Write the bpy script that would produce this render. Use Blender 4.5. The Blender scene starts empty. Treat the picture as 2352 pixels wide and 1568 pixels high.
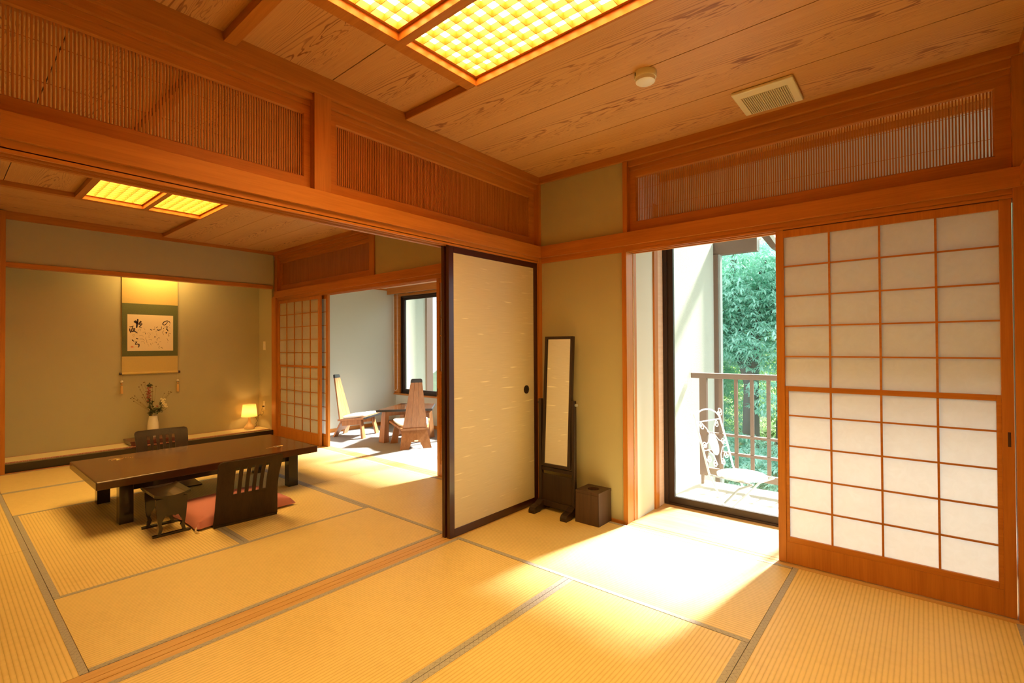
import bpy, bmesh, math, random
import numpy as np
from mathutils import Vector, Matrix
PI = math.pi
C = bpy.context.scene.collection
scn = bpy.context.scene
random.seed(7)

# ------------------------------------------------------------------ materials
def newmat(name):
    m = bpy.data.materials.new(name); m.use_nodes = True
    nt = m.node_tree; nt.nodes.clear()
    return m, nt, nt.nodes, nt.links

def P(name, col, rough=0.5, metal=0.0, spec=0.5, coat=0.0, bump=None, var=None):
    m, nt, N, L = newmat(name)
    out = N.new('ShaderNodeOutputMaterial'); b = N.new('ShaderNodeBsdfPrincipled')
    L.new(b.outputs[0], out.inputs[0])
    b.inputs['Base Color'].default_value = (*col, 1)
    b.inputs['Roughness'].default_value = rough
    b.inputs['Metallic'].default_value = metal
    b.inputs['Specular IOR Level'].default_value = spec
    b.inputs['Coat Weight'].default_value = coat
    b.inputs['Coat Roughness'].default_value = 0.08
    if bump or var:
        tc = N.new('ShaderNodeTexCoord'); no = N.new('ShaderNodeTexNoise')
        L.new(tc.outputs['Object'], no.inputs['Vector'])
        no.inputs['Scale'].default_value = (bump or var)[0]; no.inputs['Detail'].default_value = 5
        if bump:
            bp = N.new('ShaderNodeBump'); bp.inputs['Strength'].default_value = bump[1]
            bp.inputs['Distance'].default_value = 0.004
            L.new(no.outputs[0], bp.inputs['Height']); L.new(bp.outputs[0], b.inputs['Normal'])
        if var:
            n2 = N.new('ShaderNodeTexNoise'); n2.inputs['Scale'].default_value = var[0]; n2.inputs['Detail'].default_value = 4
            L.new(tc.outputs['Object'], n2.inputs['Vector'])
            mx = N.new('ShaderNodeMix'); mx.data_type = 'RGBA'
            k = var[1]
            mx.inputs[6].default_value = (*[c*(1-k) for c in col], 1)
            mx.inputs[7].default_value = (*[min(1, c*(1+k)) for c in col], 1)
            L.new(n2.outputs[0], mx.inputs[0]); L.new(mx.outputs[2], b.inputs['Base Color'])
    return m

def math_n(N, L, op, a, b=None, c=None):
    n = N.new('ShaderNodeMath'); n.operation = op
    for i, v in enumerate((a, b, c)):
        if v is None: continue
        if isinstance(v, (int, float)): n.inputs[i].default_value = v
        else: L.new(v, n.inputs[i])
    return n.outputs[0]

def wood(name, a, d, axis, rough=0.42, k=1.0, coat=0.0, spec=0.4):
    """straight grained timber, grain running along axis"""
    m, nt, N, L = newmat(name)
    out = N.new('ShaderNodeOutputMaterial'); b = N.new('ShaderNodeBsdfPrincipled'); L.new(b.outputs[0], out.inputs[0])
    tc = N.new('ShaderNodeTexCoord'); mp = N.new('ShaderNodeMapping'); L.new(tc.outputs['Object'], mp.inputs[0])
    s = [34.0, 34.0, 34.0]; s[axis] = 1.6; mp.inputs['Scale'].default_value = s
    n1 = N.new('ShaderNodeTexNoise'); n1.inputs['Scale'].default_value = 1.0*k; n1.inputs['Detail'].default_value = 3; n1.inputs['Distortion'].default_value = 0.6
    n2 = N.new('ShaderNodeTexNoise'); n2.inputs['Scale'].default_value = 5.0*k; n2.inputs['Detail'].default_value = 2
    L.new(mp.outputs[0], n1.inputs[0]); L.new(mp.outputs[0], n2.inputs[0])
    s_ = math_n(N, L, 'ADD', math_n(N, L, 'MULTIPLY', n1.outputs[0], 0.65), math_n(N, L, 'MULTIPLY', n2.outputs[0], 0.35))
    r = N.new('ShaderNodeValToRGB'); L.new(s_, r.inputs[0])
    r.color_ramp.elements[0].position = 0.33; r.color_ramp.elements[0].color = (*d, 1)
    r.color_ramp.elements[1].position = 0.62; r.color_ramp.elements[1].color = (*a, 1)
    L.new(r.outputs[0], b.inputs['Base Color'])
    b.inputs['Roughness'].default_value = rough; b.inputs['Specular IOR Level'].default_value = spec
    b.inputs['Coat Weight'].default_value = coat; b.inputs['Coat Roughness'].default_value = 0.1
    bp = N.new('ShaderNodeBump'); bp.inputs['Strength'].default_value = 0.12; bp.inputs['Distance'].default_value = 0.002
    L.new(s_, bp.inputs['Height']); L.new(bp.outputs[0], b.inputs['Normal'])
    return m

def ceiling_wood(name, along, s0, seed):
    """printed cedar boards 0.4575 wide, cathedral grain running along X (0) or Y (1)"""
    m, nt, N, L = newmat(name)
    out = N.new('ShaderNodeOutputMaterial'); b = N.new('ShaderNodeBsdfPrincipled'); L.new(b.outputs[0], out.inputs[0])
    tc = N.new('ShaderNodeTexCoord'); sp = N.new('ShaderNodeSeparateXYZ'); L.new(tc.outputs['Object'], sp.inputs[0])
    u, v = (sp.outputs[0], sp.outputs[1]) if along == 0 else (sp.outputs[1], sp.outputs[0])
    W = 0.4575
    vs = math_n(N, L, 'DIVIDE', math_n(N, L, 'SUBTRACT', v, s0), W)
    idx = math_n(N, L, 'FLOOR', vs)
    vc = math_n(N, L, 'MULTIPLY', math_n(N, L, 'SUBTRACT', math_n(N, L, 'SUBTRACT', vs, idx), 0.5), W)
    off = math_n(N, L, 'ADD', math_n(N, L, 'MULTIPLY', idx, 3.37), seed)
    cb = N.new('ShaderNodeCombineXYZ')
    L.new(math_n(N, L, 'ADD', math_n(N, L, 'MULTIPLY', u, 2.2), off), cb.inputs[0])
    L.new(math_n(N, L, 'MULTIPLY', vc, 16.0), cb.inputs[1]); L.new(off, cb.inputs[2])
    n1 = N.new('ShaderNodeTexNoise'); n1.inputs['Scale'].default_value = 1.0; n1.inputs['Detail'].default_value = 3
    L.new(cb.outputs[0], n1.inputs[0])
    vo = math_n(N, L, 'ADD', vc, math_n(N, L, 'MULTIPLY', math_n(N, L, 'SUBTRACT', n1.outputs[0], 0.5), 0.10))
    t = math_n(N, L, 'ADD', math_n(N, L, 'MULTIPLY', u, 3.4),
        math_n(N, L, 'ADD', math_n(N, L, 'MULTIPLY', math_n(N, L, 'MULTIPLY', vo, vo), 560.0),
               math_n(N, L, 'MULTIPLY', n1.outputs[0], 5.0)))
    sn = math_n(N, L, 'SINE', math_n(N, L, 'MULTIPLY', t, 2*PI))
    ln = N.new('ShaderNodeMapRange'); ln.interpolation_type = 'SMOOTHSTEP'
    L.new(sn, ln.inputs[0]); ln.inputs[1].default_value = 0.55; ln.inputs[2].default_value = 1.0
    ac = math_n(N, L, 'ABSOLUTE', vc)
    fd = N.new('ShaderNodeMapRange'); L.new(ac, fd.inputs[0]); fd.inputs[1].default_value = 0.02; fd.inputs[2].default_value = 0.17
    fd.inputs[3].default_value = 0.85; fd.inputs[4].default_value = 0.22
    n3 = N.new('ShaderNodeTexNoise'); n3.inputs['Scale'].default_value = 1.6; L.new(cb.outputs[0], n3.inputs[0])
    f = math_n(N, L, 'MULTIPLY', math_n(N, L, 'MULTIPLY', ln.outputs[0], fd.outputs[0]),
               math_n(N, L, 'MULTIPLY', n3.outputs[0], 1.7))
    cf = N.new('ShaderNodeCombineXYZ')
    L.new(math_n(N, L, 'MULTIPLY', u, 1.5), cf.inputs[0]); L.new(math_n(N, L, 'MULTIPLY', v, 70.0), cf.inputs[1])
    nf = N.new('ShaderNodeTexNoise'); nf.inputs['Scale'].default_value = 2.0; nf.inputs['Detail'].default_value = 3; L.new(cf.outputs[0], nf.inputs[0])
    base = N.new('ShaderNodeMix'); base.data_type = 'RGBA'; L.new(nf.outputs[0], base.inputs[0])
    base.inputs[6].default_value = (0.52, 0.255, 0.08, 1); base.inputs[7].default_value = (0.70, 0.395, 0.15, 1)
    mx = N.new('ShaderNodeMix'); mx.data_type = 'RGBA'; L.new(f, mx.inputs[0]); L.new(base.outputs[2], mx.inputs[6])
    mx.inputs[7].default_value = (0.24, 0.075, 0.02, 1)
    L.new(mx.outputs[2], b.inputs['Base Color'])
    b.inputs['Roughness'].default_value = 0.45; b.inputs['Specular IOR Level'].default_value = 0.35
    return m

def tatami(name, along):
    m, nt, N, L = newmat(name)
    out = N.new('ShaderNodeOutputMaterial'); b = N.new('ShaderNodeBsdfPrincipled'); L.new(b.outputs[0], out.inputs[0])
    tc = N.new('ShaderNodeTexCoord'); sp = N.new('ShaderNodeSeparateXYZ'); L.new(tc.outputs['Object'], sp.inputs[0])
    u, v = (sp.outputs[0], sp.outputs[1]) if along == 0 else (sp.outputs[1], sp.outputs[0])
    rib = math_n(N, L, 'ABSOLUTE', math_n(N, L, 'SINE', math_n(N, L, 'MULTIPLY', v, PI/0.0165)))
    rb = math_n(N, L, 'POWER', rib, 0.45)
    fine = math_n(N, L, 'ABSOLUTE', math_n(N, L, 'SINE', math_n(N, L, 'MULTIPLY', u, PI/0.0045)))
    cell = N.new('ShaderNodeCombineXYZ')
    L.new(math_n(N, L, 'MULTIPLY', u, 24.0), cell.inputs[0]); L.new(math_n(N, L, 'FLOOR', math_n(N, L, 'DIVIDE', v, 0.0165)), cell.inputs[1])
    n1 = N.new('ShaderNodeTexNoise'); n1.inputs['Scale'].default_value = 1.0; n1.inputs['Detail'].default_value = 2; L.new(cell.outputs[0], n1.inputs[0])
    n2 = N.new('ShaderNodeTexNoise'); n2.inputs['Scale'].default_value = 2.5; n2.inputs['Detail'].default_value = 3; L.new(tc.outputs['Object'], n2.inputs[0])
    f = math_n(N, L, 'ADD', math_n(N, L, 'MULTIPLY', rb, 0.55),
               math_n(N, L, 'ADD', math_n(N, L, 'MULTIPLY', n1.outputs[0], 0.35), math_n(N, L, 'MULTIPLY', n2.outputs[0], 0.25)))
    r = N.new('ShaderNodeValToRGB'); L.new(f, r.inputs[0])
    e = r.color_ramp.elements
    e[0].position = 0.30; e[0].color = (0.50, 0.35, 0.11, 1)
    e[1].position = 0.85; e[1].color = (0.77, 0.585, 0.245, 1)
    L.new(r.outputs[0], b.inputs['Base Color'])
    b.inputs['Roughness'].default_value = 0.42; b.inputs['Specular IOR Level'].default_value = 0.45
    h = math_n(N, L, 'ADD', rb, math_n(N, L, 'MULTIPLY', fine, 0.12))
    bp = N.new('ShaderNodeBump'); bp.inputs['Strength'].default_value = 0.5; bp.inputs['Distance'].default_value = 0.0012
    L.new(h, bp.inputs['Height']); L.new(bp.outputs[0], b.inputs['Normal'])
    return m

def brocade(name, c1, c2, sc):
    m, nt, N, L = newmat(name)
    out = N.new('ShaderNodeOutputMaterial'); b = N.new('ShaderNodeBsdfPrincipled'); L.new(b.outputs[0], out.inputs[0])
    tc = N.new('ShaderNodeTexCoord'); mp = N.new('ShaderNodeMapping'); L.new(tc.outputs['Object'], mp.inputs[0])
    mp.inputs['Rotation'].default_value = (0, 0, PI/4)
    sp = N.new('ShaderNodeSeparateXYZ'); L.new(mp.outputs[0], sp.inputs[0])
    a = math_n(N, L, 'ABSOLUTE', math_n(N, L, 'SINE', math_n(N, L, 'MULTIPLY', sp.outputs[0], sc)))
    c = math_n(N, L, 'ABSOLUTE', math_n(N, L, 'SINE', math_n(N, L, 'MULTIPLY', sp.outputs[1], sc)))
    mn = math_n(N, L, 'MINIMUM', a, c)
    f = math_n(N, L, 'LESS_THAN', mn, 0.16)
    no = N.new('ShaderNodeTexNoise'); no.inputs['Scale'].default_value = 90; L.new(tc.outputs['Object'], no.inputs[0])
    f2 = math_n(N, L, 'MULTIPLY', f, math_n(N, L, 'GREATER_THAN', no.outputs[0], 0.46))
    mx = N.new('ShaderNodeMix'); mx.data_type = 'RGBA'; L.new(f2, mx.inputs[0])
    mx.inputs[6].default_value = (*c1, 1); mx.inputs[7].default_value = (*c2, 1)
    L.new(mx.outputs[2], b.inputs['Base Color']); b.inputs['Roughness'].default_value = 0.6
    b.inputs['Specular IOR Level'].default_value = 0.3
    return m

def fusuma_paper():
    m, nt, N, L = newmat('fusuma_paper')
    out = N.new('ShaderNodeOutputMaterial'); b = N.new('ShaderNodeBsdfPrincipled'); L.new(b.outputs[0], out.inputs[0])
    tc = N.new('ShaderNodeTexCoord'); mp = N.new('ShaderNodeMapping'); L.new(tc.outputs['Object'], mp.inputs[0])
    mp.inputs['Scale'].default_value = (1, 4.6, 56)
    n1 = N.new('ShaderNodeTexNoise'); n1.inputs['Scale'].default_value = 1.0; n1.inputs['Detail'].default_value = 1.0; L.new(mp.outputs[0], n1.inputs[0])
    mr = N.new('ShaderNodeMapRange'); mr.interpolation_type = 'SMOOTHSTEP'; L.new(n1.outputs[0], mr.inputs[0])
    mr.inputs[1].default_value = 0.66; mr.inputs[2].default_value = 0.80
    m2 = N.new('ShaderNodeMapping'); L.new(tc.outputs['Object'], m2.inputs[0]); m2.inputs['Scale'].default_value = (1, 6, 330)
    n2 = N.new('ShaderNodeTexNoise'); n2.inputs['Scale'].default_value = 1.0; L.new(m2.outputs[0], n2.inputs[0])
    b1 = N.new('ShaderNodeMix'); b1.data_type = 'RGBA'; L.new(n2.outputs[0], b1.inputs[0])
    b1.inputs[6].default_value = (0.56, 0.48, 0.31, 1); b1.inputs[7].default_value = (0.70, 0.62, 0.43, 1)
    mx = N.new('ShaderNodeMix'); mx.data_type = 'RGBA'; L.new(mr.outputs[0], mx.inputs[0])
    L.new(b1.outputs[2], mx.inputs[6]); mx.inputs[7].default_value = (0.86, 0.79, 0.56, 1)
    L.new(mx.outputs[2], b.inputs['Base Color']); b.inputs['Roughness'].default_value = 0.55
    return m

def shoji_paper():
    m, nt, N, L = newmat('shoji_paper')
    out = N.new('ShaderNodeOutputMaterial')
    tc = N.new('ShaderNodeTexCoord'); no = N.new('ShaderNodeTexNoise'); no.inputs['Scale'].default_value = 22; no.inputs['Detail'].default_value = 6
    no.inputs['Distortion'].default_value = 1.5
    L.new(tc.outputs['Object'], no.inputs[0])
    cr = N.new('ShaderNodeMix'); cr.data_type = 'RGBA'; L.new(no.outputs[0], cr.inputs[0])
    cr.inputs[6].default_value = (0.84, 0.82, 0.79, 1); cr.inputs[7].default_value = (0.94, 0.93, 0.91, 1)
    d = N.new('ShaderNodeBsdfDiffuse'); t = N.new('ShaderNodeBsdfTranslucent'); mx = N.new('ShaderNodeMixShader')
    dm = N.new('ShaderNodeMix'); dm.data_type = 'RGBA'; dm.blend_type = 'MULTIPLY'; dm.inputs[0].default_value = 1.0
    L.new(cr.outputs[2], dm.inputs[6]); dm.inputs[7].default_value = (0.76, 0.77, 0.80, 1)
    L.new(dm.outputs[2], d.inputs[0]); L.new(cr.outputs[2], t.inputs[0])
    mx.inputs[0].default_value = SHOJI_T
    L.new(d.outputs[0], mx.inputs[1]); L.new(t.outputs[0], mx.inputs[2]); L.new(mx.outputs[0], out.inputs[0])
    return m
SHOJI_T = 0.27

def glass_mat():
    m, nt, N, L = newmat('window_glass')
    out = N.new('ShaderNodeOutputMaterial'); t = N.new('ShaderNodeBsdfTransparent'); g = N.new('ShaderNodeBsdfGlossy'); mx = N.new('ShaderNodeMixShader')
    t.inputs[0].default_value = (0.94, 0.97, 0.96, 1); g.inputs['Roughness'].default_value = 0.02
    fr = N.new('ShaderNodeLayerWeight'); fr.inputs[0].default_value = 0.5
    L.new(math_n(N, L, 'ADD', math_n(N, L, 'MULTIPLY', math_n(N, L, 'POWER', fr.outputs[1], 5.0), 0.5), 0.025), mx.inputs[0])
    L.new(t.outputs[0], mx.inputs[1]); L.new(g.outputs[0], mx.inputs[2]); L.new(mx.outputs[0], out.inputs[0])
    return m

def emit(name, col, s):
    m, nt, N, L = newmat(name)
    out = N.new('ShaderNodeOutputMaterial'); e = N.new('ShaderNodeEmission'); e.inputs[0].default_value = (*col, 1); e.inputs[1].default_value = s
    L.new(e.outputs[0], out.inputs[0]); return m

def translucent(name, col, f=0.5):
    m, nt, N, L = newmat(name)
    out = N.new('ShaderNodeOutputMaterial'); d = N.new('ShaderNodeBsdfDiffuse'); t = N.new('ShaderNodeBsdfTranslucent'); mx = N.new('ShaderNodeMixShader')
    d.inputs[0].default_value = (*col, 1); t.inputs[0].default_value = (*col, 1); mx.inputs[0].default_value = f
    L.new(d.outputs[0], mx.inputs[1]); L.new(t.outputs[0], mx.inputs[2]); L.new(mx.outputs[0], out.inputs[0]); return m

def leaf_mat(name, c1, c2):
    m, nt, N, L = newmat(name)
    out = N.new('ShaderNodeOutputMaterial'); d = N.new('ShaderNodeBsdfDiffuse'); t = N.new('ShaderNodeBsdfTranslucent')
    g = N.new('ShaderNodeBsdfGlossy'); g.inputs['Roughness'].default_value = 0.45
    tc = N.new('ShaderNodeTexCoord'); no = N.new('ShaderNodeTexNoise'); no.inputs['Scale'].default_value = 1.3; no.inputs['Detail'].default_value = 6
    L.new(tc.outputs['Object'], no.inputs[0])
    mr = N.new('ShaderNodeMapRange'); L.new(no.outputs[0], mr.inputs[0]); mr.inputs[1].default_value = 0.38; mr.inputs[2].default_value = 0.62
    cr = N.new('ShaderNodeMix'); cr.data_type = 'RGBA'; L.new(mr.outputs[0], cr.inputs[0])
    cr.inputs[6].default_value = (*c1, 1); cr.inputs[7].default_value = (*c2, 1)
    L.new(cr.outputs[2], d.inputs[0]); L.new(cr.outputs[2], t.inputs[0])
    mx = N.new('ShaderNodeMixShader'); mx.inputs[0].default_value = 0.5
    L.new(d.outputs[0], mx.inputs[1]); L.new(t.outputs[0], mx.inputs[2])
    m2 = N.new('ShaderNodeMixShader'); m2.inputs[0].default_value = 0.10
    L.new(mx.outputs[0], m2.inputs[1]); L.new(g.outputs[0], m2.inputs[2]); L.new(m2.outputs[0], out.inputs[0])
    return m

WA, WD = (0.53, 0.200, 0.030), (0.42, 0.145, 0.019)
M = {}
for i, ax in enumerate('XYZ'):
    M['wood'+ax] = wood('hinoki_grain_'+ax.lower(), WA, WD, i)
M['sill'] = wood('pale_threshold_wood_y', (0.63, 0.39, 0.15), (0.52, 0.29, 0.09), 1)
M['sillX'] = wood('pale_threshold_wood_x', (0.63, 0.39, 0.15), (0.52, 0.29, 0.09), 0)
M['ceilX'] = ceiling_wood('cedar_boards_x', 0, -0.418, 0.0)
M['ceilX2'] = ceiling_wood('cedar_boards_raised', 0, -1.735, 2.2)
M['ceilY'] = ceiling_wood('cedar_boards_y', 1, -4.53, 5.2)
M['tatX'] = tatami('tatami_rush_x', 0); M['tatY'] = tatami('tatami_rush_y', 1)
M['heri'] = brocade('mat_border_cloth', (0.40, 0.37, 0.34), (0.27, 0.25, 0.24), 170)
M['goza'] = P('alcove_rush', (0.80, 0.70, 0.42), 0.6, bump=(90, 0.3))
M['goza_edge'] = brocade('alcove_edging', (0.45, 0.18, 0.12), (0.85, 0.70, 0.55), 330)
M['plaster'] = P('green_plaster', (0.48, 0.435, 0.27), 0.9, spec=0.1, bump=(420, 0.12), var=(3, 0.04))
M['plaster_pale'] = P('pale_plaster', (0.66, 0.67, 0.58), 0.9, spec=0.1, bump=(420, 0.1))
M['stucco'] = P('rough_stucco', (0.60, 0.59, 0.49), 0.95, spec=0.1, bump=(120, 0.8))
M['concrete'] = P('balcony_concrete', (0.72, 0.70, 0.65), 0.85, spec=0.2, var=(6, 0.06))
M['lacquer'] = P('black_lacquer', (0.018, 0.011, 0.008), 0.22, spec=0.5, coat=0.5)
M['table'] = P('brown_lacquer', (0.080, 0.028, 0.009), 0.22, spec=0.4, coat=0.25, var=(5, 0.2))
M['frame'] = P('fusuma_frame_lacquer', (0.045, 0.010, 0.006), 0.3, spec=0.5, coat=0.3)
M['dark'] = wood('dark_stained_wood', (0.040, 0.022, 0.013), (0.022, 0.012, 0.008), 2, 0.35)
M['bin'] = wood('bin_stain', (0.085, 0.045, 0.028), (0.055, 0.028, 0.018), 2, 0.4)
M['fpaper'] = fusuma_paper(); M['spaper'] = shoji_paper(); M['glass'] = glass_mat()
M['bronze'] = P('bronze_aluminium', (0.040, 0.024, 0.018), 0.38, metal=0.3, spec=0.5)
M['bronze2'] = P('brown_outdoor_timber', (0.20, 0.12, 0.085), 0.6, bump=(60, 0.2))
M['beige'] = P('beige_plastic', (0.78, 0.72, 0.50), 0.4)
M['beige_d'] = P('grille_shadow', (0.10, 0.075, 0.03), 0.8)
M['pink'] = P('pink_cushion_cloth', (0.52, 0.20, 0.18), 0.9, spec=0.1, bump=(500, 0.2))
M['cord'] = P('cream_cord', (0.80, 0.66, 0.42), 0.8)
M['gold'] = P('gold_maki_e', (0.95, 0.72, 0.30), 0.3, metal=0.8)
M['mirror'] = P('mirror_glass', (0.93, 0.93, 0.90), 0.01, metal=1.0)
M['metal_w'] = P('white_painted_iron', (0.85, 0.85, 0.83), 0.4)
M['metal_g'] = P('grey_iron', (0.40, 0.41, 0.40), 0.45, metal=0.2)
M['cushion_w'] = P('white_cushion', (0.86, 0.84, 0.78), 0.95, spec=0.1, bump=(60, 0.3))
M['chairw'] = wood('chair_oak', (0.50, 0.23, 0.09), (0.34, 0.14, 0.05), 2, 0.4, 0.6)
M['blackedge'] = P('black_edge', (0.03, 0.028, 0.028), 0.4)
M['carpet'] = P('grey_carpet', (0.40, 0.38, 0.37), 0.95, spec=0.05, bump=(300, 0.4))
M['paleboard'] = wood('pale_ceiling_board', (0.78, 0.55, 0.38), (0.70, 0.47, 0.31), 1, 0.5)
M['scroll_gold'] = P('scroll_silk', (0.60, 0.45, 0.16), 0.7, var=(90, 0.06))
M['scroll_green'] = P('scroll_brocade', (0.11, 0.125, 0.045), 0.7, var=(130, 0.35))
M['scroll_paper'] = P('scroll_paper', (0.86, 0.72, 0.50), 0.8)
M['ink'] = P('sumi_ink', (0.035, 0.022, 0.03), 0.7)
M['ink2'] = P('pale_sumi_ink', (0.34, 0.25, 0.14), 0.8)
M['seal'] = P('vermilion_seal', (0.75, 0.25, 0.12), 0.8)
M['roller_end'] = P('roller_end', (0.05, 0.02, 0.02), 0.3)
M['porcelain'] = P('white_porcelain', (0.80, 0.76, 0.62), 0.25, coat=0.3)
M['tassel'] = P('tassel_thread', (0.68, 0.42, 0.16), 0.8)
M['stem'] = P('stem_brown', (0.16, 0.09, 0.04), 0.8)
M['leafd'] = P('dark_leaf', (0.07, 0.085, 0.03), 0.6)
M['leafr'] = P('red_leaf', (0.38, 0.08, 0.07), 0.6)
M['petal'] = P('cream_petal', (0.90, 0.84, 0.55), 0.7)
M['ybud'] = P('yellow_centre', (0.70, 0.52, 0.10), 0.7)
M['shade'] = translucent('lamp_shade_cloth', (0.95, 0.72, 0.38), 0.6)
M['lampbase'] = P('lamp_ceramic', (0.80, 0.58, 0.30), 0.4)
M['redbox'] = P('red_lacquer', (0.13, 0.02, 0.015), 0.3, coat=0.4)
M['black'] = P('rubber_and_hole_black', (0.02, 0.015, 0.015), 0.5)
M['bamboo'] = P('bamboo', (0.58, 0.45, 0.26), 0.4)
M['white'] = P('white_plastic', (0.82, 0.80, 0.72), 0.4)
M['bark'] = P('bark', (0.17, 0.15, 0.13), 0.9, bump=(30, 0.8))
M['leaf1'] = leaf_mat('leaf_blue_green', (0.34, 0.66, 0.50), (0.62, 0.92, 0.80))
M['leaf2'] = leaf_mat('leaf_yellow_green', (0.40, 0.62, 0.28), (0.66, 0.84, 0.38))
M['soil'] = P('hillside', (0.07, 0.10, 0.045), 0.95, var=(2, 0.5))
M['rooft'] = P('roof_metal', (0.30, 0.22, 0.17), 0.6)
LC = (1.0, 0.61, 0.17)
M['diffuser'] = emit('ceiling_diffuser', LC, 27.0)
M['diffuser2'] = emit('ceiling_diffuser_far', LC, 30.0)
M['bulb'] = emit('warm_bulb', (1.0, 0.55, 0.16), 90.0)
M['tube'] = emit('alcove_tube', (1.0, 0.66, 0.20), 95.0)

# ------------------------------------------------------------------ mesh building
class B:
    def __init__(s): s.bm = bmesh.new()
    def box(s, x0, x1, y0, y1, z0, z1, bev=0.0, mat=None):
        if x0 > x1: x0, x1 = x1, x0
        if y0 > y1: y0, y1 = y1, y0
        if z0 > z1: z0, z1 = z1, z0
        r = bmesh.ops.create_cube(s.bm, size=1.0); vs = r['verts']
        for v in vs:
            v.co = Vector(((x0+x1)/2 + v.co.x*(x1-x0), (y0+y1)/2 + v.co.y*(y1-y0), (z0+z1)/2 + v.co.z*(z1-z0)))
        if bev > 0:
            es = list({e for v in vs for e in v.link_edges})
            rr = bmesh.ops.bevel(s.bm, geom=es, offset=bev, segments=2, affect='EDGES', profile=0.5)
            vs = list({v for f in rr['faces'] for v in f.verts} | {v for v in vs if v.is_valid})
        if mat is not None:
            for v in vs: v.co = mat @ v.co
        return s
    def prism(s, pts, ax, a, b, bev=0.0):
        """pts: 2-D outline; ax: extrusion axis; a, b limits"""
        def mk(p, t):
            if ax == 0: return Vector((t, p[0], p[1]))
            if ax == 1: return Vector((p[0], t, p[1]))
            return Vector((p[0], p[1], t))
        va = [s.bm.verts.new(mk(p, a)) for p in pts]; vb = [s.bm.verts.new(mk(p, b)) for p in pts]
        n = len(pts); fs = [s.bm.faces.new(va), s.bm.faces.new(list(reversed(vb)))]
        for i in range(n):
            fs.append(s.bm.faces.new((va[i], vb[i], vb[(i+1) % n], va[(i+1) % n])))
        if bev > 0:
            es = list({e for f in fs[:2] for e in f.edges})
            bmesh.ops.bevel(s.bm, geom=es, offset=bev, segments=2, affect='EDGES', profile=0.5)
        return s
    def loft(s, rings, cap=True):
        R = [[s.bm.verts.new(Vector(p)) for p in r] for r in rings]
        n = len(R[0])
        for a, b in zip(R[:-1], R[1:]):
            for i in range(n):
                s.bm.faces.new((a[i], a[(i+1) % n], b[(i+1) % n], b[i]))
        if cap:
            s.bm.faces.new(list(reversed(R[0]))); s.bm.faces.new(R[-1])
        return s
    def lathe(s, prof, seg=28, c=(0, 0, 0), cap=True):
        rings = [[(c[0]+r*math.cos(2*PI*i/seg), c[1]+r*math.sin(2*PI*i/seg), c[2]+z) for i in range(seg)] for r, z in prof]
        return s.loft(rings, cap)
    def tube(s, pts, r, seg=8, cap=True):
        pts = [Vector(p) for p in pts]; n = len(pts)
        rr = r if isinstance(r, (list, tuple)) else [r]*n
        rings = []; up = None
        for i in range(n):
            d = (pts[min(i+1, n-1)] - pts[max(i-1, 0)])
            if d.length < 1e-9: d = Vector((0, 0, 1))
            d.normalize()
            if up is None: up = Vector((0, 0, 1)) if abs(d.z) < 0.9 else Vector((1, 0, 0))
            a = d.cross(up)
            if a.length < 1e-6: a = d.cross(Vector((0, 1, 0)))
            a.normalize(); b = a.cross(d).normalized(); up = b
            rings.append([tuple(pts[i] + (a*math.cos(2*PI*k/seg) + b*math.sin(2*PI*k/seg))*rr[i]) for k in range(seg)])
        return s.loft(rings, cap)
    def ball(s, c, r, seg=10, sc=(1, 1, 1)):
        x = bmesh.ops.create_uvsphere(s.bm, u_segments=seg, v_segments=max(4, seg//2+1), radius=r)
        for v in x['verts']: v.co = Vector((c[0]+v.co.x*sc[0], c[1]+v.co.y*sc[1], c[2]+v.co.z*sc[2]))
        return s
    def quad(s, a, b, c, d):
        s.bm.faces.new([s.bm.verts.new(Vector(p)) for p in (a, b, c, d)]); return s
    def build(s, name, mat, parent=None, smooth=False, matrix=None):
        if matrix is not None: bmesh.ops.transform(s.bm, matrix=matrix, verts=s.bm.verts)
        bmesh.ops.recalc_face_normals(s.bm, faces=s.bm.faces)
        me = bpy.data.meshes.new(name); s.bm.to_mesh(me); s.bm.free()
        me.materials.append(mat)
        if smooth:
            for p in me.polygons: p.use_smooth = True
            try: me.set_sharp_from_angle(angle=math.radians(38))
            except Exception: pass
        o = bpy.data.objects.new(name, me); C.objects.link(o)
        if parent is not None: o.parent = parent
        return o

def tag(o, label, cat, group=None):
    o['label'] = label; o['category'] = cat
    if group: o['group'] = group
    return o
def thing(name, label, cat, loc=(0, 0, 0), rz=0.0, group=None):
    o = bpy.data.objects.new(name, None); C.objects.link(o); o.empty_display_size = 0.05
    o.location = loc; o.rotation_euler = (0, 0, rz)
    return tag(o, label, cat, group)
def struct(name, b, mat, parent=None, smooth=False):
    o = b.build(name, mat, parent, smooth)
    if parent is None: o['kind'] = 'structure'
    return o
_t = [0]
def trim(b, mat):
    _t[0] += 1
    return struct('trim_%d' % _t[0], b, mat)
def rel(b, o):
    """geometry was written in world coordinates; move it into o's local space"""
    bmesh.ops.translate(b.bm, vec=-Vector(o.location), verts=b.bm.verts); return b

# ================================================================== ROOM SHELL
XR, YS = 2.60, -3.52            # right wall, wall behind the camera
XT = -4.53                      # front of the alcove
struct('floor', B().box(-5.2, 2.75, -3.7, 0.0, -0.08, -0.031), M['dark'])
struct('floor', B().box(0.002, XR, YS, -2.652, -0.03, 0.0), M['tatX'])
struct('floor', B().box(1.712, XR, -2.652, -1.772, -0.03, 0.0), M['tatY'])
struct('floor', B().box(-4.48, -3.602, YS, -2.652, -0.03, 0.0), M['tatY'])

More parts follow.
